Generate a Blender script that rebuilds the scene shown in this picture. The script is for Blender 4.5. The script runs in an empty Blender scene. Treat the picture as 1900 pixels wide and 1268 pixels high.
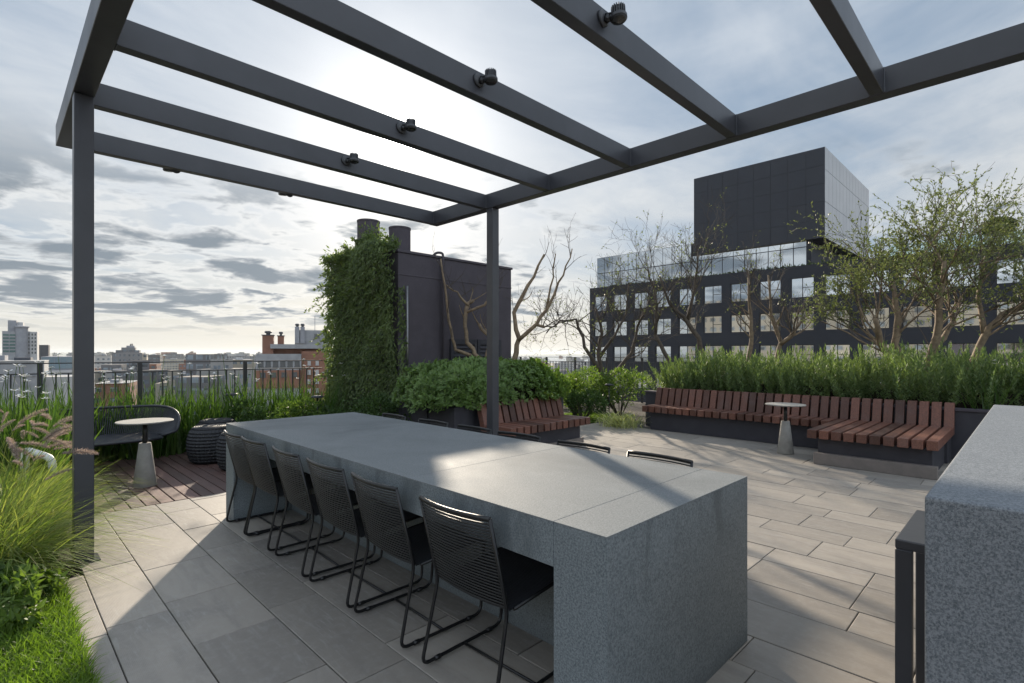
import bpy, math, random
import numpy as np
from mathutils import Vector, Matrix
R = math.radians
random.seed(7)
rng = np.random.default_rng(7)
S = bpy.context.scene
COL = S.collection
# ------------------------------------------------------------------ camera
H = 1.33
cam = bpy.data.cameras.new('camera'); cam_o = bpy.data.objects.new('camera', cam); COL.objects.link(cam_o)
cam_o.location = (0, 0, H); cam_o.rotation_euler = (R(90), 0, R(-45))
cam.sensor_width = 36; cam.lens = 966 / 1900 * 36; cam.shift_y = 21 / 1900
cam.clip_start = 0.05; cam.clip_end = 40000
S.camera = cam_o
# ------------------------------------------------------------------ light
SUN_EL, SUN_AZ = 21.7, 57.4            # azimuth counter-clockwise from +X
SUN_DIR = (math.cos(R(SUN_EL)) * math.cos(R(SUN_AZ)), math.cos(R(SUN_EL)) * math.sin(R(SUN_AZ)), math.sin(R(SUN_EL)))
S.view_settings.view_transform = 'Standard'; S.view_settings.look = 'None'
S.view_settings.exposure = 0.98; S.view_settings.gamma = 1
sl = bpy.data.lights.new('sun', 'SUN'); sl.energy = 3.9; sl.angle = R(1.0); sl.color = (1.0, 0.87, 0.70)
so = bpy.data.objects.new('sun', sl); COL.objects.link(so)
so.rotation_euler = Vector(SUN_DIR).to_track_quat('Z', 'Y').to_euler(); so.location = (0, 0, 30)


class NT:
    """small node-tree writer"""
    def __init__(s, tree): s.t = tree; s.n = tree.nodes; s.l = tree.links
    def new(s, typ, **kw):
        n = s.n.new(typ)
        for k, v in kw.items(): setattr(n, k, v)
        return n
    def put(s, sock, v):
        if hasattr(v, 'is_output'): s.l.new(v, sock)
        elif isinstance(v, (tuple, list)) and sock.type == 'RGBA' and len(v) == 3: sock.default_value = (*v, 1)
        else: sock.default_value = v
    def m(s, op, a, b=0.0, c=0.0, clamp=False):
        n = s.new('ShaderNodeMath', operation=op, use_clamp=clamp)
        for i, v in enumerate((a, b, c)): s.put(n.inputs[i], v)
        return n.outputs[0]
    def vm(s, op, a, b=(0, 0, 0)):
        n = s.new('ShaderNodeVectorMath', operation=op)
        s.put(n.inputs[0], a); s.put(n.inputs[1], b)
        return n.outputs['Value'] if op in ('DOT_PRODUCT', 'LENGTH') else n.outputs[0]
    def scale(s, a, f):
        n = s.new('ShaderNodeVectorMath', operation='SCALE'); s.put(n.inputs[0], a); s.put(n.inputs['Scale'], f)
        return n.outputs[0]
    def mix(s, f, a, b, mode='MIX'):
        n = s.new('ShaderNodeMix', data_type='RGBA', blend_type=mode)
        s.put(n.inputs[0], f); s.put(n.inputs[6], a); s.put(n.inputs[7], b)
        return n.outputs[2]
    def noise(s, vec, sc, det=4, rough=0.55, dist=0.0):
        n = s.new('ShaderNodeTexNoise'); s.put(n.inputs['Vector'], vec)
        n.inputs['Scale'].default_value = sc; n.inputs['Detail'].default_value = det
        n.inputs['Roughness'].default_value = rough; n.inputs['Distortion'].default_value = dist
        return n.outputs['Fac']
    def ramp(s, v, a, b, lo=0.0, hi=1.0):
        n = s.new('ShaderNodeMapRange', interpolation_type='SMOOTHSTEP'); n.clamp = True
        for i, x in enumerate((v, a, b, lo, hi)): s.put(n.inputs[i], x)
        return n.outputs[0]
    def xyz(s, v):
        n = s.new('ShaderNodeSeparateXYZ'); s.put(n.inputs[0], v); return n.outputs
    def comb(s, x, y, z):
        n = s.new('ShaderNodeCombineXYZ')
        for i, v in enumerate((x, y, z)): s.put(n.inputs[i], v)
        return n.outputs[0]


W = bpy.data.worlds.new('World'); S.world = W; W.use_nodes = True
w = NT(W.node_tree); w.n.clear()
sky = w.new('ShaderNodeTexSky', sky_type='NISHITA', sun_disc=False)
sky.sun_elevation = R(SUN_EL); sky.sun_rotation = R(90 - SUN_AZ)
sky.air_density = 1.0; sky.dust_density = 1.2; sky.altitude = 40
D = w.new('ShaderNodeTexCoord').outputs['Generated']
dx, dy, dz = w.xyz(D)
zc = w.m('MAXIMUM', dz, 0.0)
den = w.m('ADD', zc, 0.10)
P = w.comb(w.m('DIVIDE', dx, den), w.m('DIVIDE', dy, den), 0.0)      # a flat cloud deck overhead
mu = w.vm('DOT_PRODUCT', D, SUN_DIR)
mup = w.m('MAXIMUM', mu, 0.0)
# thin bright veil with cirrus streaks
n1 = w.noise(P, 0.55, 7, 0.62, 0.6)
n1b = w.noise(w.vm('MULTIPLY', P, (0.9, 1.6, 1)), 0.9, 6, 0.6, 0.8)
veil_f = w.ramp(w.m('ADD', w.m('MULTIPLY', n1, 0.6), w.m('MULTIPLY', n1b, 0.4)), 0.33, 0.66)
low = w.ramp(dz, 0.0, 0.22, 1.0, 0.0)
blue = w.mix(0.5, w.scale(sky.outputs[0], 0.24), (2.0, 2.85, 3.9))
veil = w.mix(w.ramp(dz, 0.02, 0.5), (4.05, 3.98, 3.75), (3.55, 3.80, 4.12))
base = w.mix(w.m('MULTIPLY', veil_f, 0.9), blue, veil)
base = w.mix(w.ramp(dz, 0.0, 0.13, 0.8, 0.0), base, (4.3, 4.15, 3.7))
# added fill: unseen sky opposite the sun is brightened for camera-facing surfaces
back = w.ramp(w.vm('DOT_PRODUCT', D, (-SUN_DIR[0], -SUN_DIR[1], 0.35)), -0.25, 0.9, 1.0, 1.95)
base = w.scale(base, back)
# aureole of the veiled sun
g1 = w.m('MULTIPLY', w.m('POWER', mup, 9.0), 0.6)
g2 = w.m('MULTIPLY', w.m('POWER', mup, 80.0), 2.6)
g3 = w.m('MULTIPLY', w.m('POWER', mup, 2500.0), 120.0)
glow = w.m('ADD', w.m('ADD', g1, g2), g3)
base = w.mix(1.0, base, w.scale((1.0, 0.97, 0.91), glow), 'ADD')
# dark flat-based lumps low in the sky
hz_ = w.m('ADD', w.m('MULTIPLY', zc, 1.0), 0.11)
Q = w.comb(w.m('DIVIDE', dx, hz_), w.m('DIVIDE', dy, hz_), w.m('MULTIPLY', dz, 3.0))
warp = w.new('ShaderNodeTexNoise'); w.put(warp.inputs['Vector'], Q); warp.inputs['Scale'].default_value = 1.1; warp.inputs['Detail'].default_value = 3
Qw = w.vm('ADD', Q, w.scale(w.vm('SUBTRACT', warp.outputs['Color'], (0.5, 0.5, 0.5)), 0.55))
c1 = w.noise(w.vm('ADD', Qw, (3.2, 1.7, 0.4)), 2.3, 9, 0.56, 0.0)
c2 = w.noise(w.vm('ADD', Q, (1.2, 5.7, 0.9)), 0.5, 2, 0.5, 0.0)
left = w.ramp(w.vm('DOT_PRODUCT', D, (-0.7071, 0.7071, 0.0)), -0.35, 0.35, 0.0, 1.0)
band = w.m('MULTIPLY', w.ramp(dz, 0.02, 0.075), w.ramp(dz, 0.20, 0.36, 1.0, 0.0))
cov = w.m('ADD', w.m('MULTIPLY', c1, 0.9), w.m('MULTIPLY', c2, 0.22))
cov = w.m('ADD', cov, w.m('MULTIPLY', left, 0.105))
cov = w.m('SUBTRACT', cov, w.m('MULTIPLY', w.m('POWER', mup, 60.0), 0.15))
mask = w.m('MULTIPLY', w.ramp(cov, 0.625, 0.70), band)
rim = w.m('MULTIPLY', w.m('MULTIPLY', w.ramp(cov, 0.575, 0.63), w.ramp(cov, 0.63, 0.69, 1.0, 0.0)), band)
thick = w.ramp(cov, 0.63, 0.76)
ccol = w.mix(thick, (3.4, 3.5, 3.55), (1.25, 1.5, 1.75))
base = w.mix(w.m('MULTIPLY', rim, w.m('ADD', 0.10, w.m('MULTIPLY', left, 0.25))), base, (5.6, 5.5, 5.3))
base = w.mix(w.m('MULTIPLY', mask, 0.92), base, ccol)
below = w.ramp(dz, -0.03, 0.0, 1.0, 0.0)
base = w.mix(below, base, (2.4, 2.4, 2.3))
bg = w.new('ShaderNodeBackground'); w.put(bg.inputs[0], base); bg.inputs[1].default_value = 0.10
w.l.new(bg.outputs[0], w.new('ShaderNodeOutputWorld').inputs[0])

# ------------------------------------------------------------------ object helpers
def empty(name, loc=(0, 0, 0), rz=0.0):
    o = bpy.data.objects.new(name, None); o.empty_display_size = 0.1; COL.objects.link(o)
    o.location = loc; o.rotation_euler = (0, 0, rz); return o
def tag(o, label, cat, group=None, kind=None):
    o['label'] = label
    if cat: o['category'] = cat
    if group: o['group'] = group
    if kind: o['kind'] = kind
    return o
def thing(name, label, cat, loc=(0, 0, 0), rz=0.0, group=None):
    return tag(empty(name, loc, rz), label, cat, group)
def dup(root, loc=None, rz=None, label=None, sc=None):
    r = root.copy(); COL.objects.link(r)
    if loc is not None: r.location = loc
    if rz is not None: r.rotation_euler = (0, 0, rz)
    if sc is not None: r.scale = (sc, sc, sc) if not isinstance(sc, tuple) else sc
    if label: r['label'] = label
    for ch in list(root.children):
        c = ch.copy(); COL.objects.link(c); c.parent = r
        for g in list(ch.children):
            d = g.copy(); COL.objects.link(d); d.parent = c
    return r

class MB:
    def __init__(s): s.v = []; s.f = []; s.mi = []; s.cur = 0; s.col = None
    def add(s, v, f):
        b = len(s.v); s.v.extend(v); s.f.extend([[i + b for i in q] for q in f]); s.mi.extend([s.cur] * len(f)); return s
    def arr(s, V, F):
        return s.add([tuple(x) for x in np.asarray(V).tolist()], np.asarray(F).tolist())
    def box(s, x0, x1, y0, y1, z0, z1):
        return s.add([(x0, y0, z0), (x1, y0, z0), (x1, y1, z0), (x0, y1, z0), (x0, y0, z1), (x1, y0, z1), (x1, y1, z1), (x0, y1, z1)],
                     [(0, 3, 2, 1), (4, 5, 6, 7), (0, 1, 5, 4), (1, 2, 6, 5), (2, 3, 7, 6), (3, 0, 4, 7)])
    def prism(s, poly, ax, a, b):
        """extrude a closed 2-D outline along axis ax (0,1,2) from a to b"""
        def p3(p, t):
            q = list(p); q.insert(ax, t); return tuple(q)
        n = len(poly); v = [p3(p, a) for p in poly] + [p3(p, b) for p in poly]
        f = [list(range(n))[::-1], list(range(n, 2 * n))] + [(i, (i + 1) % n, n + (i + 1) % n, n + i) for i in range(n)]
        return s.add(v, f)
    def lathe(s, prof, n=32, c=(0, 0, 0), cap=True):
        v = []; f = []
        for r, z in prof:
            for k in range(n):
                a = 2 * math.pi * k / n; v.append((c[0] + r * math.cos(a), c[1] + r * math.sin(a), c[2] + z))
        for i in range(len(prof) - 1):
            for k in range(n):
                k2 = (k + 1) % n; f.append((i * n + k, i * n + k2, (i + 1) * n + k2, (i + 1) * n + k))
        if cap: f.append(list(range(n))[::-1]); f.append([(len(prof) - 1) * n + k for k in range(n)])
        return s.add(v, f)
    def tube(s, pts, r, n=8, cap=True):
        pts = [Vector(p) for p in pts]; m = len(pts)
        rr = r if isinstance(r, (list, tuple)) else [r] * m
        t0 = (pts[1] - pts[0]).normalized()
        u = t0.cross(Vector((0, 0, 1)))
        if u.length < 1e-3: u = t0.cross(Vector((1, 0, 0)))
        u.normalize(); v = []; f = []
        for i, p in enumerate(pts):
            t = (pts[min(i + 1, m - 1)] - pts[max(i - 1, 0)])
            if t.length < 1e-9: t = t0.copy()
            t.normalize(); u = u - t * u.dot(t)
            if u.length < 1e-6: u = t.orthogonal()
            u.normalize(); b = t.cross(u)
            for k in range(n):
                a = 2 * math.pi * k / n; q = p + (u * math.cos(a) + b * math.sin(a)) * rr[i]; v.append((q.x, q.y, q.z))
        for i in range(m - 1):
            for k in range(n):
                k2 = (k + 1) % n; f.append((i * n + k, i * n + k2, (i + 1) * n + k2, (i + 1) * n + k))
        if cap: f.append(list(range(n))[::-1]); f.append([(m - 1) * n + k for k in range(n)])
        return s.add(v, f)
    def build(s, name, mats, parent=None, smooth=False, bevel=0.0, seg=2, loc=None):
        me = bpy.data.meshes.new(name); me.from_pydata(s.v, [], s.f)
        mats = mats if isinstance(mats, (list, tuple)) else [mats]
        for m_ in mats: me.materials.append(m_)
        if len(mats) > 1: me.polygons.foreach_set('material_index', s.mi)
        if smooth: me.polygons.foreach_set('use_smooth', [True] * len(s.f))
        if s.col is not None:
            at = me.attributes.new('tone', 'FLOAT', 'FACE'); at.data.foreach_set('value', s.col)
        me.update()
        o = bpy.data.objects.new(name, me); COL.objects.link(o)
        if parent: o.parent = parent
        if loc is not None: o.location = loc
        if bevel:
            b = o.modifiers.new('bevel', 'BEVEL'); b.width = bevel; b.segments = seg; b.limit_method = 'ANGLE'; b.harden_normals = False
        return o

def nrm(a): return a / np.maximum(np.linalg.norm(a, axis=-1, keepdims=True), 1e-9)
def leaves(P, Dv, N, L, Wd, fold=0.15, at=0.45):
    """rhombic leaves folded on the midrib: P base, Dv direction, N normal"""
    n = len(P); Dv = nrm(Dv); sd = nrm(np.cross(Dv, N)); up = np.cross(sd, Dv)
    L = np.broadcast_to(np.asarray(L, float).reshape(-1, 1), (n, 1)); Wd = np.broadcast_to(np.asarray(Wd, float).reshape(-1, 1), (n, 1))
    mid = P + Dv * L * at
    V = np.stack([P, mid + sd * Wd / 2 + up * Wd * fold, P + Dv * L, mid - sd * Wd / 2 + up * Wd * fold], 1).reshape(-1, 3)
    b = np.arange(n)[:, None] * 4
    F = b + np.array([[0, 1, 2, 3]])
    return V, F
def blades(P, D0, L, Wd, droop, segs=4, side=None):
    """grass blades: start P, direction D0, length L, width, droop (downward bend as part of the length)"""
    n = len(P); D0 = nrm(D0); L = np.asarray(L, float).reshape(-1, 1); Wd = np.broadcast_to(np.asarray(Wd, float).reshape(-1, 1), (n, 1))
    droop = np.asarray(droop, float).reshape(-1, 1)
    hz = D0 * np.array([1, 1, 0]); hz = nrm(hz + 1e-6)
    if side is None:
        a = rng.uniform(0, math.pi * 2, n); side = np.stack([np.cos(a), np.sin(a), np.zeros(n)], 1)
    rows = []
    for k in range(segs + 1):
        t = k / segs
        c = P + D0 * L * t + hz * L * droop * 0.6 * t * t - np.array([0, 0, 1]) * L * droop * t ** 2.2 * 0.8
        wv = Wd * (1 - t ** 2) * 0.5 + 0.0003
        rows += [c - side * wv, c + side * wv]
    V = np.stack(rows, 1).reshape(-1, 3); m = 2 * (segs + 1)
    b = np.arange(n)[:, None, None] * m
    F = (b + np.array([[2 * k, 2 * k + 1, 2 * k + 3, 2 * k + 2] for k in range(segs)])[None]).reshape(-1, 4)
    return V, F
def rand_dirs(n, up=0.0):
    d = rng.normal(size=(n, 3)); d[:, 2] += up; return nrm(d)

# ------------------------------------------------------------------ materials
MATS = {}
def new_mat(name):
    m = bpy.data.materials.new(name); m.use_nodes = True; t = NT(m.node_tree); t.n.clear()
    out = t.new('ShaderNodeOutputMaterial'); MATS[name] = m; return m, t, out
def principled(t, out, col, rough=0.5, metal=0.0, bump=None, bstr=0.2, bdist=0.01, spec=None):
    p = t.new('ShaderNodeBsdfPrincipled'); t.put(p.inputs['Base Color'], col); t.put(p.inputs['Roughness'], rough)
    t.put(p.inputs['Metallic'], metal)
    if spec is not None: t.put(p.inputs['Specular IOR Level'], spec)
    if bump is not None:
        b = t.new('ShaderNodeBump'); b.inputs['Strength'].default_value = bstr; b.inputs['Distance'].default_value = bdist
        t.put(b.inputs['Height'], bump); t.l.new(b.outputs[0], p.inputs['Normal'])
    t.l.new(p.outputs[0], out.inputs[0]); return p
def plain(name, c1, c2=None, rough=0.5, scale=8, bump=0.0, metal=0.0, det=5, rvar=0.1, spec=None, blotch=0.0):
    m, t, out = new_mat(name)
    co = t.new('ShaderNodeTexCoord').outputs['Object']
    if c2 is None: c2 = tuple(x * 0.8 for x in c1)
    n = t.noise(co, scale, det, 0.6)
    col = t.mix(t.ramp(n, 0.3, 0.7), c1, c2)
    if blotch:
        b = t.noise(co, scale * 0.13 + 0.4, 3, 0.6, 0.8)
        col = t.mix(t.ramp(b, 0.35, 0.75, 0.0, blotch), col, tuple(x * 0.55 for x in c1))
    rg = t.m('ADD', rough - rvar / 2, t.m('MULTIPLY', t.noise(co, scale * 0.6, 4), rvar))
    principled(t, out, col, rg, metal, t.noise(co, scale * 6, 4) if bump else None, bump, 0.01, spec)
    return m
def leaf_mat(name, cols, trans=0.45, rough=0.45, tcol=None, zshade=False):
    """foliage: per-leaf hue, translucent"""
    m, t, out = new_mat(name)
    g = t.new('ShaderNodeNewGeometry')
    rp = t.new('ShaderNodeValToRGB'); el = rp.color_ramp.elements
    for i, c in enumerate(cols):
        e = el[i] if i < 2 else el.new(1.0)
    for i, c in enumerate(cols):
        el[i].position = i / max(1, len(cols) - 1); el[i].color = (*c, 1)
    t.l.new(g.outputs['Random Per Island'], rp.inputs[0])
    co = t.new('ShaderNodeTexCoord').outputs['Object']
    col = t.mix(t.ramp(t.noise(co, 2.3, 3), 0.35, 0.7, 0.0, 0.35), rp.outputs[0], tuple(x * 1.5 for x in cols[-1]))
    p = t.new('ShaderNodeBsdfPrincipled'); t.put(p.inputs['Base Color'], col); p.inputs['Roughness'].default_value = rough
    p.inputs['Specular IOR Level'].default_value = 0.35
    tr = t.new('ShaderNodeBsdfTranslucent')
    tc = t.mix(1.0, col, tcol or (1.25, 1.3, 0.55), 'MULTIPLY'); t.put(tr.inputs[0], tc)
    mx = t.new('ShaderNodeMixShader'); mx.inputs[0].default_value = trans
    t.l.new(p.outputs[0], mx.inputs[1]); t.l.new(tr.outputs[0], mx.inputs[2]); t.l.new(mx.outputs[0], out.inputs[0])
    return m

M_steel = plain('pergola_steel', (0.058, 0.060, 0.070), (0.048, 0.050, 0.058), 0.36, 3.0, 0.06, rvar=0.25, blotch=0.5)
M_black = plain('black_metal', (0.010, 0.010, 0.011), (0.014, 0.014, 0.015), 0.38, 20)
M_cord = plain('grey_cord', (0.020, 0.020, 0.020), (0.014, 0.014, 0.014), 0.42, 60)
M_cord_dark = plain('charcoal_cord', (0.022, 0.024, 0.030), (0.03, 0.032, 0.038), 0.5, 60)
M_spot = plain('lamp_casting', (0.05, 0.052, 0.058), (0.04, 0.042, 0.047), 0.4, 20)
M_pouf = plain('pouf_rope', (0.015, 0.016, 0.019), (0.021, 0.022, 0.026), 0.62, 60)
M_lens = plain('lamp_glass', (0.02, 0.022, 0.02), (0.03, 0.03, 0.028), 0.12, 30)
M_rail = plain('railing_paint', (0.022, 0.023, 0.026), (0.03, 0.03, 0.033), 0.45, 10)
M_render = plain('dark_render', (0.074, 0.064, 0.077), (0.062, 0.053, 0.065), 0.75, 5, 0.15, blotch=0.3)
M_planter = plain('planter_render', (0.043, 0.042, 0.052), (0.034, 0.033, 0.042), 0.7, 6, 0.15, blotch=0.3)
M_soil = plain('soil', (0.030, 0.022, 0.015), (0.018, 0.013, 0.009), 0.95, 14, 0.8)
M_conc = plain('cast_concrete', (0.30, 0.29, 0.265), (0.24, 0.23, 0.21), 0.7, 12, 0.2, blotch=0.25)
M_plinth = plain('stone_plinth', (0.20, 0.17, 0.155), (0.16, 0.14, 0.125), 0.6, 9, 0.15)
M_white = plain('white_plastic', (0.75, 0.75, 0.73), (0.66, 0.66, 0.64), 0.4, 14)
M_alu = plain('brushed_edge', (0.25, 0.25, 0.26), (0.2, 0.2, 0.2), 0.3, 30, metal=0.8)
M_petal = plain('white_petal', (0.82, 0.82, 0.80), (0.74, 0.74, 0.72), 0.6, 30)

def granite(name, c1, c2, c3, speck=150, stain=0.3, rough=0.5, spec=0.35, drip=0.0):
    """fine crystalline grain, a little cloudiness, optional run marks below the top edge"""
    m, t, out = new_mat(name)
    co = t.new('ShaderNodeTexCoord').outputs['Object']
    n1 = t.noise(co, speck, 2, 0.8); n2 = t.noise(t.vm('MULTIPLY', co, (1, 0.8, 0.7)), speck * 1.5, 2, 0.7, 0.2); n3 = t.noise(co, 1.1, 5, 0.65, 0.7)
    n4 = t.noise(co, 5.5, 6, 0.7, 0.4)
    col = t.mix(t.ramp(n1, 0.38, 0.60), c1, c2)
    col = t.mix(t.ramp(n2, 0.50, 0.66, 0, 0.7), col, c3)
    col = t.mix(t.ramp(n3, 0.42, 0.75, 0, stain), col, tuple(x * 0.62 for x in c1))
    col = t.mix(t.ramp(n4, 0.52, 0.72, 0, 0.18), col, tuple(min(1, x * 1.35) for x in c2))
    if drip:
        z = t.xyz(co)[2]
        d = t.noise(t.vm('MULTIPLY', co, (1, 1, 0.35)), 4.2, 4, 0.55, 0.3)
        k = t.m('MULTIPLY', t.ramp(d, 0.49, 0.63), t.m('MULTIPLY', t.ramp(z, 0.42, 0.66), t.ramp(n1, 0.2, 0.6, 0.6, 1.0)))
        col = t.mix(t.m('MULTIPLY', k, drip), col, tuple(x * 0.45 for x in c1))
        w2 = t.m('MULTIPLY', t.ramp(z, 0.0, 0.10, 1.0, 0.0), 0.35); col = t.mix(w2, col, tuple(x * 0.6 for x in c1))
    rg = t.m('ADD', rough - 0.1, t.m('MULTIPLY', n4, 0.22))
    principled(t, out, col, rg, 0, n1, 0.3, 0.003, spec)
    return m
M_table = granite('blue_grey_stone', (0.150, 0.176, 0.190), (0.235, 0.262, 0.275), (0.085, 0.102, 0.114), 130, 0.30, 0.55, 0.3, 0.55)
M_table_top = granite('honed_stone_top', (0.185, 0.198, 0.202), (0.250, 0.260, 0.262), (0.145, 0.158, 0.164), 150, 0.5, 0.62, 0.05)
M_counter = granite('flamed_grey_granite', (0.150, 0.167, 0.185), (0.255, 0.272, 0.290), (0.070, 0.080, 0.092), 210, 0.12, 0.62, 0.3)

def wood(name, c1, c2, axis, rough=0.5):
    m, t, out = new_mat(name)
    co = t.new('ShaderNodeTexCoord').outputs['Object']
    g = t.new('ShaderNodeNewGeometry').outputs['Random Per Island']
    st = [1.0, 1.0, 1.0]; st[axis] = 0.07
    v = t.vm('ADD', t.vm('MULTIPLY', co, tuple(st)), t.comb(t.m('MULTIPLY', g, 9.0), t.m('MULTIPLY', g, 5.0), 0.0))
    n = t.noise(v, 55, 5, 0.7, 0.4); n2 = t.noise(co, 5, 3)
    col = t.mix(t.ramp(n, 0.3, 0.7), c1, c2)
    k = t.m('ADD', 0.50, t.m('MULTIPLY', g, 0.95))
    col = t.scale(col, k)
    col = t.mix(t.ramp(n2, 0.45, 0.8, 0, 0.35), col, (0.16, 0.12, 0.11))
    principled(t, out, col, t.m('ADD', rough - 0.1, t.m('MULTIPLY', n2, 0.25)), 0, n, 0.2, 0.003)
    return m
M_wood = wood('bench_hardwood', (0.165, 0.068, 0.045), (0.085, 0.036, 0.025), 0)
M_woody = wood('bench_hardwood_long', (0.165, 0.068, 0.045), (0.085, 0.036, 0.025), 1)
M_deck = wood('deck_hardwood', (0.135, 0.075, 0.062), (0.085, 0.047, 0.040), 1, 0.55)

def paving_mat():
    m, t, out = new_mat('paving_tiles')
    co = t.new('ShaderNodeTexCoord').outputs['Object']
    at = t.new('ShaderNodeAttribute'); at.attribute_name = 'tone'
    tone = at.outputs['Fac']
    off = t.comb(t.m('MULTIPLY', tone, 31.0), t.m('MULTIPLY', tone, 17.0), 0.0)
    v = t.vm('ADD', co, off)
    n1 = t.noise(t.vm('MULTIPLY', v, (1.0, 0.25, 1)), 7, 6, 0.65, 0.8)
    n2 = t.noise(co, 0.9, 5, 0.6, 0.6); n3 = t.noise(co, 140, 2, 0.6)
    n4 = t.noise(v, 22, 4, 0.7)
    col = t.mix(tone, (0.225, 0.200, 0.172), (0.385, 0.342, 0.292))
    st = t.noise(t.vm('MULTIPLY', v, (9.0, 1.2, 1)), 5, 5, 0.7, 0.5)
    col = t.mix(t.ramp(n1, 0.4, 0.7, 0, 0.45), col, (0.19, 0.172, 0.155))
    col = t.mix(t.m('MULTIPLY', t.ramp(st, 0.50, 0.70, 0, 0.55), t.ramp(n2, 0.4, 0.6)), col, (0.46, 0.44, 0.41))
    col = t.mix(t.ramp(n2, 0.46, 0.70, 0, 0.5), col, (0.150, 0.140, 0.130))
    col = t.mix(t.ramp(n4, 0.45, 0.7, 0, 0.25), col, (0.38, 0.36, 0.33))
    col = t.mix(t.m('MULTIPLY', n3, 0.2), col, (0.15, 0.14, 0.13))
    ln = t.new('ShaderNodeTexWave', wave_type='BANDS', bands_direction='X'); t.put(ln.inputs['Vector'], v)
    ln.inputs['Scale'].default_value = 55; ln.inputs['Distortion'].default_value = 1.5
    hgt = t.m('ADD', t.m('MULTIPLY', n3, 0.5), t.m('MULTIPLY', ln.outputs['Fac'], 0.25))
    rg = t.m('ADD', 0.40, t.m('MULTIPLY', n1, 0.26))
    principled(t, out, col, rg, 0, hgt, 0.22, 0.003)
    return m
M_pave = paving_mat()
M_grout = plain('dark_grout', (0.105, 0.095, 0.085), (0.075, 0.068, 0.060), 0.9, 30)
M_bark = plain('smooth_bark', (0.27, 0.20, 0.125), (0.14, 0.10, 0.068), 0.8, 16, 0.4, blotch=0.5)
M_bark2 = plain('grey_bark', (0.115, 0.090, 0.068), (0.062, 0.048, 0.038), 0.85, 20, 0.4, blotch=0.3)
M_twig = plain('thin_twigs', (0.085, 0.066, 0.05), (0.055, 0.043, 0.034), 0.8, 20)
L_vine = leaf_mat('vine_leaves', [(0.065, 0.100, 0.042), (0.105, 0.150, 0.060), (0.165, 0.215, 0.088)], 0.42)
L_hedge = leaf_mat('pittosporum_leaves', [(0.095, 0.165, 0.050), (0.135, 0.220, 0.065), (0.180, 0.265, 0.090)], 0.40, 0.28)
L_rose = leaf_mat('rosemary_needles', [(0.072, 0.122, 0.050), (0.122, 0.182, 0.074), (0.190, 0.250, 0.108)], 0.44, 0.5)
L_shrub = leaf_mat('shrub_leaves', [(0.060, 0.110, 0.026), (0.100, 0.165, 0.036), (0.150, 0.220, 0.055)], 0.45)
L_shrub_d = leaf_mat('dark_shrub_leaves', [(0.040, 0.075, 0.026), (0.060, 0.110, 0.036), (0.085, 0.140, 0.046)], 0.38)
L_iris = leaf_mat('iris_blades', [(0.035, 0.080, 0.020), (0.055, 0.115, 0.026), (0.085, 0.145, 0.034)], 0.42, 0.35)
L_grass = leaf_mat('fountain_grass_blades', [(0.105, 0.175, 0.040), (0.145, 0.225, 0.050), (0.20, 0.27, 0.075), (0.28, 0.29, 0.12)], 0.5, 0.5)
L_turf = leaf_mat('turf_blades', [(0.075, 0.140, 0.018), (0.115, 0.200, 0.025), (0.16, 0.25, 0.04)], 0.5, 0.5)
L_varieg = leaf_mat('striped_blades', [(0.22, 0.27, 0.09), (0.38, 0.40, 0.18), (0.52, 0.52, 0.30)], 0.4, 0.5)
L_tree = leaf_mat('tree_leaves', [(0.098, 0.125, 0.056), (0.140, 0.170, 0.074), (0.19, 0.215, 0.105)], 0.36)
L_plume = leaf_mat('plume_bristles', [(0.28, 0.21, 0.185), (0.38, 0.30, 0.265), (0.48, 0.41, 0.36)], 0.4, 0.6, tcol=(1.0, 0.92, 0.82))
L_dry = leaf_mat('roof_garden_leaves', [(0.03, 0.05, 0.02), (0.045, 0.07, 0.025), (0.06, 0.09, 0.03)], 0.3)

# ------------------------------------------------------------------ ground, terrace, paving
Z0 = -36.0
g = MB(); n = 48; pts = [(0, 0, 0)]
for r_ in (60, 300, 1200, 4000, 12000):
    for k in range(n):
        a = 2 * math.pi * k / n; pts.append((r_ * math.cos(a), r_ * math.sin(a), 0))
fs = [(0, 1 + k, 1 + (k + 1) % n) for k in range(n)]
for i in range(4):
    for k in range(n):
        k2 = (k + 1) % n; fs.append((1 + i * n + k, 1 + (i + 1) * n + k, 1 + (i + 1) * n + k2, 1 + i * n + k2))
g.add(pts, fs)
def ground_mat():
    m, t, out = new_mat('city_ground')
    co = t.new('ShaderNodeTexCoord').outputs['Object']
    a = t.noise(co, 0.02, 6, 0.7); b = t.noise(co, 0.11, 3, 0.6)
    col = t.mix(t.ramp(a, 0.42, 0.6), (0.05, 0.075, 0.035), (0.19, 0.175, 0.16))
    col = t.mix(t.ramp(b, 0.5, 0.65, 0, 0.7), col, (0.24, 0.14, 0.10))
    principled(t, out, col, 0.9); return m
M_ground = ground_mat()
o = g.build('ground', M_ground, loc=(0, 0, Z0)); o['kind'] = 'structure'
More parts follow.
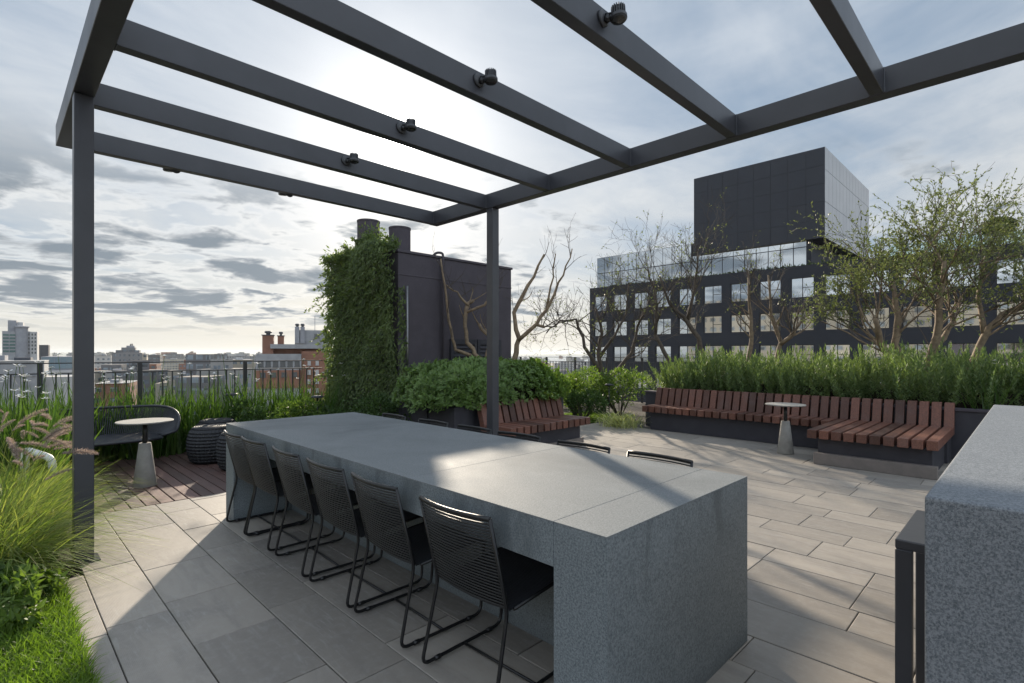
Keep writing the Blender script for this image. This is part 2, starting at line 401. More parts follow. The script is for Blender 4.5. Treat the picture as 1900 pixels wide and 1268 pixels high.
# water far to the right of the town, and the low hills behind it
def dirpx(px):      # compass direction seen at a photograph column
    r_ = (px - 950) / 966.0; return np.array([(1 + r_) / math.sqrt(2), (1 - r_) / math.sqrt(2)])
wt = MB(); L = []
for px in (890, 980, 1060, 1130, 1200):
    d_ = dirpx(px); L.append((d_ * 1900, d_ * 11500))
v = [(p[0], p[1], 0) for a, b in L for p in (a, b)]
wt.add(v, [(2 * i, 2 * i + 2, 2 * i + 3, 2 * i + 1) for i in range(len(L) - 1)])
M_water = plain('lake_water', (0.16, 0.20, 0.23), (0.14, 0.18, 0.21), 0.25, 0.01)
o = wt.build('lake_water', M_water, loc=(0, 0, Z0 + 0.6)); o['kind'] = 'structure'
hl = MB(); cols = []
for i, px in enumerate(range(-900, 1500, 40)):
    d_ = dirpx(px); hgt = 20 + 14 * math.sin(px * 0.006 + 1) + 10 * math.sin(px * 0.017) + 6 * math.sin(px * 0.05)
    if px > 700: hgt *= 0.55
    cols.append([(*(d_ * 6800), 0), (*(d_ * 7600), max(6, hgt)), (*(d_ * 9500), max(4, hgt * 0.7)), (*(d_ * 10500), 0)])
for i in range(len(cols) - 1):
    a, b = cols[i], cols[i + 1]
    for k in range(3): hl.add([a[k], b[k], b[k + 1], a[k + 1]], [(0, 1, 2, 3)])
M_hill = plain('hill_woods', (0.05, 0.075, 0.045), (0.07, 0.09, 0.06), 0.95, 0.004)
o = hl.build('hills', M_hill, smooth=True, loc=(0, 0, Z0)); o['kind'] = 'structure'

# own building under the terrace
b = MB(); b.box(-9, 12.6, -9, 9.0, Z0, -0.09); b.box(4.2, 12.6, 9.0, 12.6, Z0, -0.09)
o = b.build('terrace_building', plain('terrace_wall', (0.28, 0.27, 0.25), (0.24, 0.23, 0.21), 0.8, 3), bevel=0.0)
tag(o, 'pale block below the roof terrace that carries the paving and planting', 'building')
b = MB(); b.box(0.268, 8.72, -4, 5.9, -0.0895, -0.013)
o = b.build('paving_bed', M_grout); o['kind'] = 'structure'
# individual tiles, alternating narrow and wide courses along Y
tl = MB(); tone = []
x = 0.39 - 0.625 * 6; k = 0; G = 0.0024
while x < 8.6:
    wd = 0.26 if k % 2 == 0 else 0.365
    y = -4 + random.random() * 0.6
    while y < 5.86:
        ln = random.choice([0.57, 0.57, 0.86, 0.9]) * random.uniform(0.97, 1.03)
        y1 = min(y + ln, 5.86)
        x0, x1 = x, x + wd
        keep = x1 > 0.24 and x0 < 8.08 and y1 - y > 0.08
        lim = 5.44 if x0 < 4.2 else 5.86
        ya, yb = y, min(y1, lim)
        if x0 < 0.3 and yb > 4.05: yb = min(yb, 4.05)
        if keep and yb - ya > 0.06:
            xa = max(x0, 0.272)
            dz_ = random.uniform(-0.0012, 0.0012); c = random.random()
            tl.box(xa + G, x1 - G, ya + G, yb - G, -0.02, dz_); tone += [c] * 6
        y = y1
    x += wd; k += 1
tl.col = tone
o = tl.build('paving', M_pave, bevel=0.0025, seg=1); o['kind'] = 'structure'
# deck
dk = MB(); x = 0.42
while x < 3.1:
    dk.box(x, x + 0.098, 5.452, 8.05, -0.025, random.uniform(-0.001, 0.001)); x += 0.107
o = dk.build('deck', M_deck, bevel=0.003, seg=1); o['kind'] = 'structure'
b = MB(); b.box(0.3, 3.2, 5.42, 8.1, -0.085, -0.05)
o = b.build('deck_subfloor', M_black); o['kind'] = 'structure'
# planting beds
b = MB()
b.box(-6, 0.268, -3, 4.06, -0.09, -0.01); b.box(-6, 0.40, 4.06, 9, -0.09, -0.012); b.box(0.40, 4.2, 8.08, 9, -0.09, -0.012)
b.box(3.05, 4.2, 5.95, 8.08, -0.09, -0.012); b.box(4.2, 12.5, 5.9, 12.5, -0.09, -0.012); b.box(8.72, 12.5, -3, 5.9, -0.09, -0.012)
o = b.build('planting_soil', M_soil); o['kind'] = 'structure'

# ------------------------------------------------------------------ pergola
PZ = 2.97; PH = 0.165
pg = thing('pergola', 'dark grey steel pergola of open beams above the stone table', 'pergola', (2.2, 2.1, 0))
def pg_part(name, bx, bev=0.003):
    b = MB(); 
    for q in bx: b.box(q[0] - 2.2, q[1] - 2.2, q[2] - 2.1, q[3] - 2.1, q[4], q[5])
    return b.build(name, M_steel, pg, bevel=bev, seg=1)
for xx, yy in ((0.366, 4.25), (3.99, 4.30), (0.366, -1.0), (3.99, -1.0)):
    pg_part('post', [(xx, xx + 0.10, yy, yy + 0.10, 0.0, PZ - 0.001)]); pg_part('base_plate', [(xx - 0.03, xx - 0.001, yy - 0.03, yy + 0.13, 0.001, 0.009), (xx + 0.101, xx + 0.13, yy - 0.03, yy + 0.13, 0.001, 0.009), (xx - 0.0008, xx + 0.1008, yy - 0.03, yy - 0.001, 0.001, 0.009), (xx - 0.0008, xx + 0.1008, yy + 0.101, yy + 0.13, 0.001, 0.009)], 0)
pg_part('beam', [(0.36, 0.47, -1.25, 5.475, PZ, PZ + PH)])
pg_part('beam', [(3.985, 4.095, -1.25, 5.475, PZ, PZ + PH)])
RY = [5.475, 4.475, 3.53, 2.58, 1.66, 0.74, -0.20, -1.14]
for y in RY:
    pg_part('rafter', [(0.471, 3.984, y - 0.075, y - 0.001, PZ + 0.004, PZ + PH - 0.004), (0.4705, 0.478, y - 0.082, y + 0.0055, PZ + 0.002, PZ + PH - 0.002),
                       (3.977, 3.9845, y - 0.082, y + 0.0055, PZ + 0.002, PZ + PH - 0.002)])
# spotlights clipped to the rafters
def make_spot():
    t = thing('spotlight', 'x', 'spotlight', group='spotlights on the pergola rafters')
    b = MB(); b.lathe([(0.05, -0.012), (0.052, 0.0), (0.045, 0.008)], 24)
    pl = b.build('mounting_plate', M_spot, t, True)
    pl.rotation_euler = (R(90), 0, 0); pl.location = (0, -0.012, 0.0)
    b = MB(); b.tube([(-0.004, -0.018, -0.012), (0.02, -0.052, -0.004), (0.03, -0.075, 0.012)], 0.011, 8); b.tube([(0.004, -0.018, 0.02), (0.02, -0.045, 0.022), (0.032, -0.07, 0.02)], 0.007, 8)
    b.box(-0.012, 0.02, -0.05, -0.018, -0.03, 0.004)
    b.build('bracket', M_black, t, True)
    b = MB()
    prof = []
    nr = 36; V = []; F = []
    rings = [(0.046, -0.02), (0.052, -0.012), (0.052, 0.006), (0.044, 0.010)]
    b.lathe(rings, 36)
    for k in range(18):
        a = 2 * math.pi * k / 18; c, s_ = math.cos(a), math.sin(a)
        q = [(0.030, -0.003), (0.044, -0.003), (0.044, 0.003), (0.030, 0.003)]
        pts_ = [(c * u - s_ * v_, s_ * u + c * v_) for u, v_ in q]; b.prism(pts_, 2, 0.0101, 0.066)
    b.lathe([(0.033, 0.0102), (0.033, 0.062), (0.02, 0.066)], 24)
    hd = b.build('lamp_head', M_spot, t, False); hd.location = (0.052, -0.085, -0.004); hd.rotation_euler = (R(-6), R(3), 0)
    b = MB(); b.lathe([(0.040, -0.0225), (0.045, -0.0205)], 30)
    b.build('lens', M_lens, hd, True)
    return t
sp = make_spot()
spots = [(2.25, 1.585, 'nearest black spotlight, on the rafter at the top edge of the photo'), (2.20, 2.505, 'black spotlight on the rafter right of the bright sun, seen against white sky'),
         (2.24, 3.455, 'black spotlight directly above the glare of the sun'), (2.27, 4.40, 'black spotlight on the rafter left of the sun glare')]
for i, (x, y, lb) in enumerate(spots):
    o = sp if i == 0 else dup(sp)
    o.location = (x, y, PZ + 0.10); o['label'] = lb; o.scale = (0.84, 0.84, 0.84)
for x, lb in ((2.20, 'right one of two spotlights peeking below the outermost rafter'), (1.18, 'left one of two spotlights peeking below the outermost rafter')):
    o = dup(sp, (x, 5.475, PZ + 0.028), R(180), lb)

# ------------------------------------------------------------------ stone table and counter
TX0, TX1, TY0, TY1, TZ = 1.345, 2.468, 0.93, 4.625, 0.76
tb = thing('stone_table', 'long blue grey stone dining table with slab legs under the pergola', 'table', (1.9, 2.78, 0))
def tbx(name, bx, mat, bev=0.004):
    b = MB()
    for q in bx: b.box(q[0] - 1.9, q[1] - 1.9, q[2] - 2.78, q[3] - 2.78, q[4], q[5])
    return b.build(name, mat, tb, bevel=bev, seg=2)
seams = [TY0, 1.147, 2.02, 3.22, 4.44, TY1]
for i in range(5):
    tbx('top_slab', [(TX0, TX1, seams[i] + (0.0006 if i else 0), seams[i + 1] - (0.0006 if i < 4 else 0), TZ - 0.005, TZ)], M_table_top, 0.0015)
tbx('apron', [(TX0 + 0.0005, TX1 - 0.0005, 1.1476, 4.4394, TZ - 0.155, TZ - 0.0052)], M_table, 0.0015)
tbx('leg_slab', [(TX0 + 0.0005, TX1 - 0.0005, TY0 + 0.0005, 1.1465, 0.001, TZ - 0.0052)], M_table, 0.0015)
tbx('leg_slab', [(TX0 + 0.0005, TX1 - 0.0005, 4.4405, TY1 - 0.0005, 0.001, TZ - 0.0052)], M_table, 0.0015)
tbx('spine_panel', [(1.80, 2.02, 1.1475, 4.4395, 0.001, TZ - 0.1555)], M_table, 0.002)

ct = thing('stone_counter', 'tall grey granite bar counter at the right edge of the photo', 'counter', (2.5, -0.3, 0))
def cb(name, x0, x1, y0, y1, z0, z1, mat, bev=0.005):
    b = MB(); b.box(x0 - 2.5, x1 - 2.5, y0 + 0.3, y1 + 0.3, z0, z1); return b.build(name, mat, ct, bevel=bev, seg=3)
b = MB(); b.prism([(-1.208, 0.001), (-1.04, 0.001), (-1.04, 0.90), (1.16, 0.90), (1.16, 0.001), (1.34, 0.001), (1.34, 1.05), (-1.208, 1.05)], 1, -0.48, 0.45)
b.build('slab', M_counter, ct, bevel=0.006, seg=3)
cb('back_panel', 1.4605, 3.6595, -0.55, -0.40, 0.001, 0.8995, M_counter, 0.004)

# bar stool tucked under the counter
st = thing('bar_stool', 'dark metal bar stool tucked against the side of the grey counter', 'stool', (2.19, 0.08, 0))
SW, SD, SZ = 0.2, 0.2, 0.755
for sx in (-1, 1):
    for sy in (-1, 1):
        b = MB(); b.box(sx * SW - 0.011, sx * SW + 0.011, sy * SD - 0.022, sy * SD + 0.022, 0.002, SZ - 0.03)
        b.build('leg', M_steel, st, bevel=0.003, seg=1)
b = MB(); b.box(-SW - 0.011, SW + 0.011, -SD - 0.022, SD + 0.022, SZ - 0.03, SZ)
b.build('seat', M_steel, st, bevel=0.004)
b = MB(); b.tube([(-SW, SD - 0.03, 0.25), (-SW + 0.02, 0.06, 0.31), (-SW + 0.02, -0.06, 0.31), (-SW, -SD + 0.03, 0.25)], 0.011, 10)
b.build('footrest', M_alu, st, True)
b = MB(); b.tube([(-SW, SD, 0.06), (SW, SD, 0.06)], 0.009, 8); b.build('stretcher', M_steel, st, True)

# ------------------------------------------------------------------ dining chairs
def smooth_path(pts, rad, n=5):
    """polyline with rounded corners"""
    out = [Vector(pts[0])]
    for i in range(1, len(pts) - 1):
        a, b_, c = Vector(pts[i - 1]), Vector(pts[i]), Vector(pts[i + 1])
        d1 = (a - b_); d2 = (c - b_); r_ = min(rad, d1.length * 0.45, d2.length * 0.45)
        p, q = b_ + d1.normalized() * r_, b_ + d2.normalized() * r_
        for k in range(n + 1):
            t = k / n; out.append(p * (1 - t) ** 2 + b_ * 2 * t * (1 - t) + q * t * t)
    out.append(Vector(pts[-1])); return out
CH_Z = 0.723
def make_chair():
    t = thing('dining_chair', 'x', 'chair')
    hw = 0.207; fr = MB()
    for s in (-1, 1):
        y = s * hw
        path = smooth_path([(-0.012, y, CH_Z), (0.080, y, 0.355), (0.0, y * 1.05, 0.012), (0.47, y * 1.05, 0.012), (0.485, y * 1.02, 0.20), (0.50, y, 0.385), (0.115, y, 0.352)], 0.045)
        fr.tube(path, 0.0078, 8)
        fr.tube([(0.07, y * 1.05, 0.012), (0.10, y * 1.05, 0.012)], 0.0105, 8); fr.tube([(0.38, y * 1.05, 0.012), (0.41, y * 1.05, 0.012)], 0.0105, 8)
    fr.tube([(0.50, -hw, 0.385), (0.50, hw, 0.385)], 0.0078, 8)
    fr.build('frame', M_black, t, True)
    b = MB(); b.tube([(0.235, -hw * 1.05, 0.014), (0.235, hw * 1.05, 0.014)], 0.006, 8); b.build('cross_bar', M_black, t, True)
    b = MB(); b.tube([(-0.012 - 0.030 * (1 - (k / 4 - 1) ** 2), hw * (k / 4 - 1), CH_Z) for k in range(9)], 0.0095, 8)
    b.build('top_rail', M_cord, t, True)
    bk = MB(); n = 27
    for i in range(n):
        f = (i + 0.7) / n; z = CH_Z - f * (CH_Z - 0.365); x = -0.012 + 0.092 * f
        bow = 0.030 * (1 - f * 0.5) + random.uniform(-0.001, 0.001)
        for ex, rr in ((0.0, 0.0043),):
            bk.tube([(x + ex - bow * (1 - (k / 3 - 1) ** 2), hw * (k / 3 - 1), z) for k in range(7)], rr, 5, cap=False)
    bk.build('backrest', M_cord, t, True)
    se = MB()
    for i in range(42):
        x = 0.095 + i * 0.0097; z = 0.356 + 0.028 * (x - 0.1) / 0.4
        se.tube([(x, hw * (k / 2 - 1), z - 0.014 * (1 - (k / 2 - 1) ** 2)) for k in range(5)], 0.0042, 5, cap=False)
    se.build('seat', M_cord_dark, t, True)
    return t
ch = make_chair(); first = True
left_y = [1.60, 2.20, 2.71, 3.24, 3.80, 4.205]
words_l = ['nearest dark corded chair, at the front of the left row beside the table', 'second corded chair from the camera on the near side of the table', 'third corded chair from the camera on the near side of the table',
           'fourth corded chair from the camera on the near side of the table', 'corded chair next to the last one at the far end of the near side', 'corded chair at the far end of the near side, by the slab leg']
right_y = [1.54, 2.09, 2.68, 3.18, 3.73, 4.36]
words_r = ['chair on the bench side of the table whose top rail shows nearest the camera', 'second chair from the camera on the bench side, only its top rail showing', 'third chair from the camera on the bench side, only its top rail showing',
           'fourth chair from the camera on the bench side, in front of the pergola post', 'fifth chair on the bench side, its rail in front of the dark planter wall', 'farthest chair on the bench side, its rail below the mushroom garden light']
for i, (y, lb) in enumerate(zip(left_y, words_l)):
    o = ch if first else dup(ch); first = False
    o.location = (1.285, y, 0.003); o['label'] = lb; o['group'] = 'corded chairs around the stone table'
    o.rotation_euler = (0, 0, R([1.5, -1.0, 0.5, -1.5, 1.0, 0.0][i]))
for i, (y, lb) in enumerate(zip(right_y, words_r)):
    o = dup(ch, (2.735, y, 0.003), R(180 + [-1.5, 1, 2, -1, 0.5, -2][i]), lb)

# ------------------------------------------------------------------ benches
def slat_bench_base(): pass
SEAT = 0.41; TH = 0.10
def slat(b, ax, a0, a1, lo, hi, z0, z1):
    if ax == 'x': b.box(lo, hi, a0, a1, z0, z1)      # runs along X, placed along Y
    else: b.box(a0, a1, lo, hi, z0, z1)
lb_ = thing('slat_bench', 'long reddish hardwood slat bench with a deeper end, on a dark base, before the rosemary', 'bench', (8.2, 2.7, 0))
se = MB(); bk = MB(); pitch = 0.1255; w_ = 0.098
ny = int((4.76 - 0.69) / pitch) + 1
for i in range(ny):
    y0 = 0.69 + i * pitch; y1 = y0 + w_; X0 = 6.93 if y0 < 1.86 else 8.0
    oy = 2.7
    se.box(X0 - 8.2 + random.uniform(-.002, .002), 0.20 - 0.002, y0 - oy, y1 - oy, SEAT - TH, SEAT + random.uniform(-.001, .001))
    dxx = random.uniform(-.003, .003)
    bk.prism([(0.20 + dxx, SEAT - TH), (0.292 + dxx, SEAT - TH), (0.402 + dxx, 0.70), (0.31 + dxx, 0.70)], 1, y0 - oy, y1 - oy)
# prism axis 1 inserts y between x and z
se.build('seat', M_wood, lb_, bevel=0.004, seg=1); bk.build('backrest', M_wood, lb_, bevel=0.004, seg=1)
b = MB(); b.box(8.10 - 8.2, 8.50 - 8.2, 0.72 - 2.7, 4.70 - 2.7, 0.001, SEAT - TH - 0.002); b.box(7.05 - 8.2, 8.099 - 8.2, 0.75 - 2.7, 1.83 - 2.7, 0.001, SEAT - TH - 0.002)
b.build('base', M_planter, lb_, bevel=0.004)
b = MB(); b.box(6.97 - 8.2, 7.049 - 8.2, 0.70 - 2.7, 1.86 - 2.7, 0.001, 0.135)
b.build('plinth', M_plinth, lb_, bevel=0.006)
# white scuffs on the base are thin chips of filler
rw = thing('planter_wall', 'low dark rendered planter wall behind the long bench with a stone coping', 'wall', (8.6, 2, 0))
b = MB(); b.box(-0.05, 0.10, -4.2, 3.06, -0.05, 0.60); b.build('wall', M_planter, rw, bevel=0.003)
b = MB(); b.box(-0.07, 0.12, -4.2, 3.08, 0.601, 0.632); b.build('coping', M_render, rw, bevel=0.004)
b = MB(); b.box(0.101, 3.8, 2.92, 3.06, -0.05, 0.60); b.build('end_wall', M_planter, rw, bevel=0.003)
b = MB(); b.box(8.701, 12.3, -2.2, 4.918, -0.012, 0.53); o = b.build('raised_bed_soil', M_soil); o['kind'] = 'structure'

mb = thing('slat_bench', 'short reddish hardwood slat bench right of the pergola post, below the clipped hedge', 'bench', (5.25, 4.75, 0))
se = MB(); bk = MB()
nx = int((6.05 - 4.45) / pitch) + 1
for i in range(nx):
    x0 = 4.45 + i * pitch - 5.25; x1 = x0 + w_
    se.box(x0, x1, 4.47 - 4.75, 0.168, SEAT - TH, SEAT + random.uniform(-.001, .001))
    bk.prism([(0.17, SEAT - TH), (0.262, SEAT - TH), (0.372, 0.68), (0.28, 0.68)], 0, x0, x1)
se.build('seat', M_woody, mb, bevel=0.004, seg=1); bk.build('backrest', M_woody, mb, bevel=0.004, seg=1)
b = MB(); b.box(-0.72, 0.72, -0.16, 0.16, 0.001, SEAT - TH - 0.002); b.build('base', M_planter, mb, bevel=0.004)
b = MB(); b.box(-0.76, 0.76, -0.20, -0.161, 0.001, 0.12); b.build('plinth', M_plinth, mb, bevel=0.006)
pw = thing('planter_box', 'dark rendered planter box under the clipped round hedge', 'planter', (5.3, 5.7, 0))
b = MB(); b.box(-1.16, 1.0, -0.53, -0.43, -0.05, 0.635); b.box(-1.16, -1.06, -0.4299, 0.75, -0.05, 0.635); b.box(0.90, 1.0, -0.4299, 0.75, -0.05, 0.635)
b.build('wall', M_planter, pw, bevel=0.004)
b = MB(); b.box(-1.059, 0.899, -0.429, 0.75, 0.0, 0.58); b.build('soil', M_soil, pw)

# ------------------------------------------------------------------ café tables
def cafe_table(loc, lb):
    t = thing('side_table', lb, 'table', loc, group='small round tables with concrete feet')
    b = MB(); b.lathe([(0.098, 0.0), (0.101, 0.006), (0.052, 0.425), (0.048, 0.43)], 40); b.build('base', M_conc, t, True).data.set_sharp_from_angle(angle=R(35))
    b = MB(); b.lathe([(0.022, 0.430), (0.022, 0.635)], 20); 
    for z in np.arange(0.45, 0.50, 0.012): b.lathe([(0.0235, z), (0.0245, z + 0.003), (0.0235, z + 0.006)], 20, cap=False)
    b.lathe([(0.03, 0.630), (0.08, 0.636)], 24); b.build('stem', M_black, t, True)
    b = MB(); b.lathe([(0.238, 0.637), (0.242, 0.641), (0.242, 0.648), (0.239, 0.651)], 56); b.build('tabletop', M_conc, t, True).data.set_sharp_from_angle(angle=R(35))
    return t
cafe_table((1.085, 6.27, 0.002), 'round cafe table on a concrete foot standing on the deck before the curved sofa')
cafe_table((7.42, 2.31, 0.002), 'round cafe table on a concrete foot standing before the long slat bench')

# ------------------------------------------------------------------ curved rope sofa and woven stools
sf = thing('rope_sofa', 'curved black rope loveseat on the deck at the foot of the irises', 'sofa', (0.80, 7.42, 0), R(0))
def sofa_pt(u, k):
    """u -1..1 round the back, k 0 at the seat ring, 1 at the top rail"""
    a = u * R(112); ax_, ay = (0.60, 0.34) if k < 0.5 else (0.80, 0.46)
    ax_ = 0.62 + 0.16 * k; ay = 0.36 + 0.12 * k
    x = ax_ * math.sin(a) * (1.06 if abs(u) < 0.8 else 1.06); y = ay * math.cos(a)
    top = 0.40 + 0.27 * max(0.0, 1 - max(0, (abs(u) - 0.42) / 0.58) ** 2.2)
    return (x, y, 0.345 + (top - 0.345) * k)
fr = MB()
fr.tube([sofa_pt(u, 1) for u in np.linspace(-1, 1, 41)], 0.016, 8)
ring = [sofa_pt(u, 0) for u in np.linspace(-1, 1, 33)]
front = [(x, -0.36 + 0.05 * (x / 0.6) ** 2, 0.345) for x in np.linspace(ring[-1][0] * 0.93, ring[0][0] * 0.93, 13)]
fr.tube(ring + front + [ring[0]], 0.016, 8)
fr.tube([sofa_pt(1, 1), sofa_pt(1, 0)], 0.016, 8); fr.tube([sofa_pt(-1, 1), sofa_pt(-1, 0)], 0.016, 8)
fr.build('frame', M_cord_dark, sf, True)
b = MB()
for u in np.linspace(-0.99, 0.99, 132):
    p, q = Vector(sofa_pt(u, 0)), Vector(sofa_pt(u, 1)); m_ = (p + q) / 2; m_.y += 0.015 * math.cos(u * 2); b.tube([p, m_, q], 0.0060, 5, cap=False)
b.build('backrest', M_cord_dark, sf, True)
b = MB()
for i in range(20):
    y = -0.33 + i * 0.034
    hw = 0.60 * math.sqrt(max(0.05, 1 - (max(0, y) / 0.37) ** 2)); b.tube([(-hw, y, 0.352), (0, y, 0.340), (hw, y, 0.352)], 0.012, 6)
b.build('seat', M_cord_dark, sf, True)
for s in (-1, 1):
    b = MB(); b.tube(smooth_path([(s * 0.47, -0.28, 0.34), (s * 0.49, -0.33, 0.015), (s * 0.49, 0.30, 0.015), (s * 0.47, 0.26, 0.34)], 0.06), 0.017, 8); b.build('leg', M_cord_dark, sf, True)
def pouf(loc, r_, h_, lb, rz=0.0):
    t = thing('woven_pouf', lb, 'stool', loc, rz, group='woven rope poufs on the deck')
    nz, na = 21, 64; V = []; F = []
    for i in range(nz + 1):
        z = i / nz; rad = r_ * (0.80 + 0.20 * math.sin(math.pi * min(1, max(0, z))) ** 0.7)
        if i in (0, nz): rad *= 0.97
        for k in range(na):
            wv = (0.0045 * (1 if i % 2 else -1) + 0.003 * (1 if k % 2 else -1)) if 0 < i < nz else 0.0
            a = 2 * math.pi * k / na; V.append(((rad + wv) * math.cos(a), (rad + wv) * math.sin(a), 0.012 + z * (h_ - 0.03)))
    for i in range(nz):
        for k in range(na):
            k2 = (k + 1) % na; F.append((i * na + k, i * na + k2, (i + 1) * na + k2, (i + 1) * na + k))
    b = MB(); b.add(V, F); b.lathe([(r_ * 0.7, 0.0), (r_ * 0.72, 0.014)], 30); b.build('woven_body', M_pouf, t)
    b = MB(); b.lathe([(r_ * 0.80, h_ - 0.025), (r_ * 0.79, h_ - 0.008), (r_ * 0.70, h_)], 40)
    for q in range(1, 8): b.lathe([(r_ * q * 0.095, h_ + 0.0005), (r_ * (q * 0.095 + 0.03), h_ + 0.005), (r_ * (q * 0.095 + 0.06), h_ + 0.0005)], 36, cap=False)
    b.build('woven_top', M_pouf, t, True)
pouf((1.90, 7.12, 0.002), 0.255, 0.43, 'black woven rope pouf in front of another and left of the table corner')
pouf((2.12, 7.66, 0.002), 0.26, 0.44, 'black woven rope pouf farthest back, against the planting')
pouf((2.02, 6.46, 0.002), 0.235, 0.42, 'black woven rope pouf half hidden behind the corner of the stone table')

# ------------------------------------------------------------------ railings
def railing(lb, p0, p1, posts, z1=1.205, zm=1.075, base=0.0):
    p0 = Vector((*p0, 0)); p1 = Vector((*p1, 0)); d = p1 - p0; Ln = d.length; rz = math.atan2(d.y, d.x)
    t = thing('railing', lb, 'railing', p0, rz)
    b = MB(); b.box(0, Ln, -0.022, 0.022, z1 - 0.012, z1 + 0.002); b.build('top_rail', M_rail, t)
    b = MB(); b.box(0, Ln, -0.016, 0.016, zm - 0.01, zm + 0.004); b.box(0, Ln, -0.016, 0.016, 0.12, 0.134); b.build('mid_rail', M_rail, t)
    for q in posts:
        b = MB(); b.box(q - 0.026, q + 0.026, -0.020, 0.020, base, z1 - 0.0125); b.build('post', M_rail, t, bevel=0.002, seg=1)
    ed = sorted([0.0] + list(posts) + [Ln])
    for i in range(len(ed) - 1):
        a, c = ed[i] + 0.03, ed[i + 1] - 0.03
        k = max(1, int(round((c - a) / 0.118))); b = MB()
        if c - a < 0.15: continue
        for j in range(1, k):
            x = a + (c - a) * j / k; b.box(x - 0.008, x + 0.008, -0.008, 0.008, 0.1345, zm - 0.0105)
        b.build('baluster_panel', M_rail, t)
    return t
xs = [-8.6, -7.4, -6.2, -5.0, -3.8, -2.7, -1.6, -0.55, 0.42, 1.43, 2.77]
railing('black metal railing along the left edge above the irises, the town behind it', (-9, 8.6), (4.0, 8.6), [q + 9 for q in xs])
railing('black metal railing on the far right side, behind the bare trees', (12.2, 12.4), (12.2, -6), [0.6 + 1.12 * i for i in range(16)])
railing('short black metal railing behind the dark plant room', (6.8, 12.4), (12.18, 12.4), [0.05 + 1.1 * i for i in range(5)])

# ------------------------------------------------------------------ plant room with flues
pr = thing('plant_room', 'dark purple grey rendered plant room with two flues, half covered in vine', 'building', (5.5, 8, 0))
bx0, bx1, by0, by1, bz = 4.36 - 5.5, 6.78 - 5.5, 6.8 - 8, 8.85 - 8, 2.90
b = MB(); b.box(bx0, bx1, by0, by1, 0, bz - 0.04); b.build('wall', M_render, pr, bevel=0.006)
b = MB(); b.box(bx0 - 0.02, bx1 + 0.02, by0 - 0.02, by1 + 0.02, bz - 0.039, bz); b.box(bx0 - 0.006, bx1 + 0.006, by0 - 0.006, by1 + 0.006, bz - 0.385, bz - 0.365); b.build('coping', M_render, pr, bevel=0.004)
for (x, y, r_, zt) in ((4.84, 7.5, 0.178, 3.42), (4.60, 8.10, 0.188, 3.60)):
    b = MB(); b.lathe([(r_, bz + 0.001), (r_, zt - 0.03), (r_ + 0.006, zt - 0.028), (r_ + 0.006, zt), (r_ - 0.02, zt), (r_ - 0.02, zt - 0.3)], 40, (x - 5.5, y - 8, 0)); b.build('flue', M_render, pr, True).data.set_sharp_from_angle(angle=R(35))
b = MB(); b.tube(smooth_path([(5.17 - 5.5, by0 - 0.05, 0.4), (5.17 - 5.5, by0 - 0.05, bz + 0.045), (5.10 - 5.5, by0 + 0.02, bz + 0.055), (5.05 - 5.5, by0 + 0.05, bz + 0.002)], 0.06), 0.020, 10); b.build('downpipe', M_render, pr, True)
b = MB(); b.tube([(bx0 + 0.12, by0 - 0.06, 0.5), (bx0 + 0.12, by0 - 0.06, 2.35)], 0.022, 10); b.build('conduit', M_alu, pr, True)
for k in range(2):
    x0 = 5.34 - 5.5 + k * 0.58; x1 = x0 + 0.565
    b = MB(); z0, z1 = 0.15, 1.56
    b.box(x0, x0 + 0.06, by0 - 0.05, by0 - 0.001, z0, z1); b.box(x1 - 0.06, x1, by0 - 0.05, by0 - 0.001, z0, z1)
    b.box(x0 + 0.0605, x1 - 0.0605, by0 - 0.05, by0 - 0.001, z1 - 0.09, z1); b.box(x0 + 0.0605, x1 - 0.0605, by0 - 0.05, by0 - 0.001, z0, z0 + 0.08)
    dr = b.build('louvre_door', M_planter, pr, bevel=0.002, seg=1)
    b = MB()
    for j in range(18):
        z = z0 + 0.10 + j * 0.068
        b.prism([(by0 - 0.045, z), (by0 - 0.036, z), (by0 - 0.008, z + 0.055), (by0 - 0.017, z + 0.055)], 0, x0 + 0.061, x1 - 0.061)
    b.build('louvre', M_planter, dr)

# ------------------------------------------------------------------ mushroom path lights
def path_light(loc, h_, lb):
    t = thing('path_light', lb, 'garden light', loc, group='mushroom garden lights in the beds')
    b = MB(); b.tube([(0, 0, 0), (0, 0, h_ - 0.02)], 0.011, 10); b.build('stem', M_black, t, True)
    b = MB(); b.lathe([(0.085, h_ - 0.022), (0.092, h_ - 0.014), (0.08, h_ + 0.002), (0.04, h_ + 0.012), (0.0, h_ + 0.014)], 28); b.build('cap', M_cord_dark, t, True)
path_light((4.12, 5.72, 0), 0.59, 'mushroom garden light just behind the far edge of the stone table')
path_light((3.35, 7.35, 0), 0.70, 'mushroom garden light at the foot of the vine, left side')
path_light((2.45, 8.15, 0), 0.74, 'mushroom garden light among the irises above the poufs')
path_light((8.75, 6.0, 0), 0.70, 'mushroom garden light standing on the lawn left of the long bench')
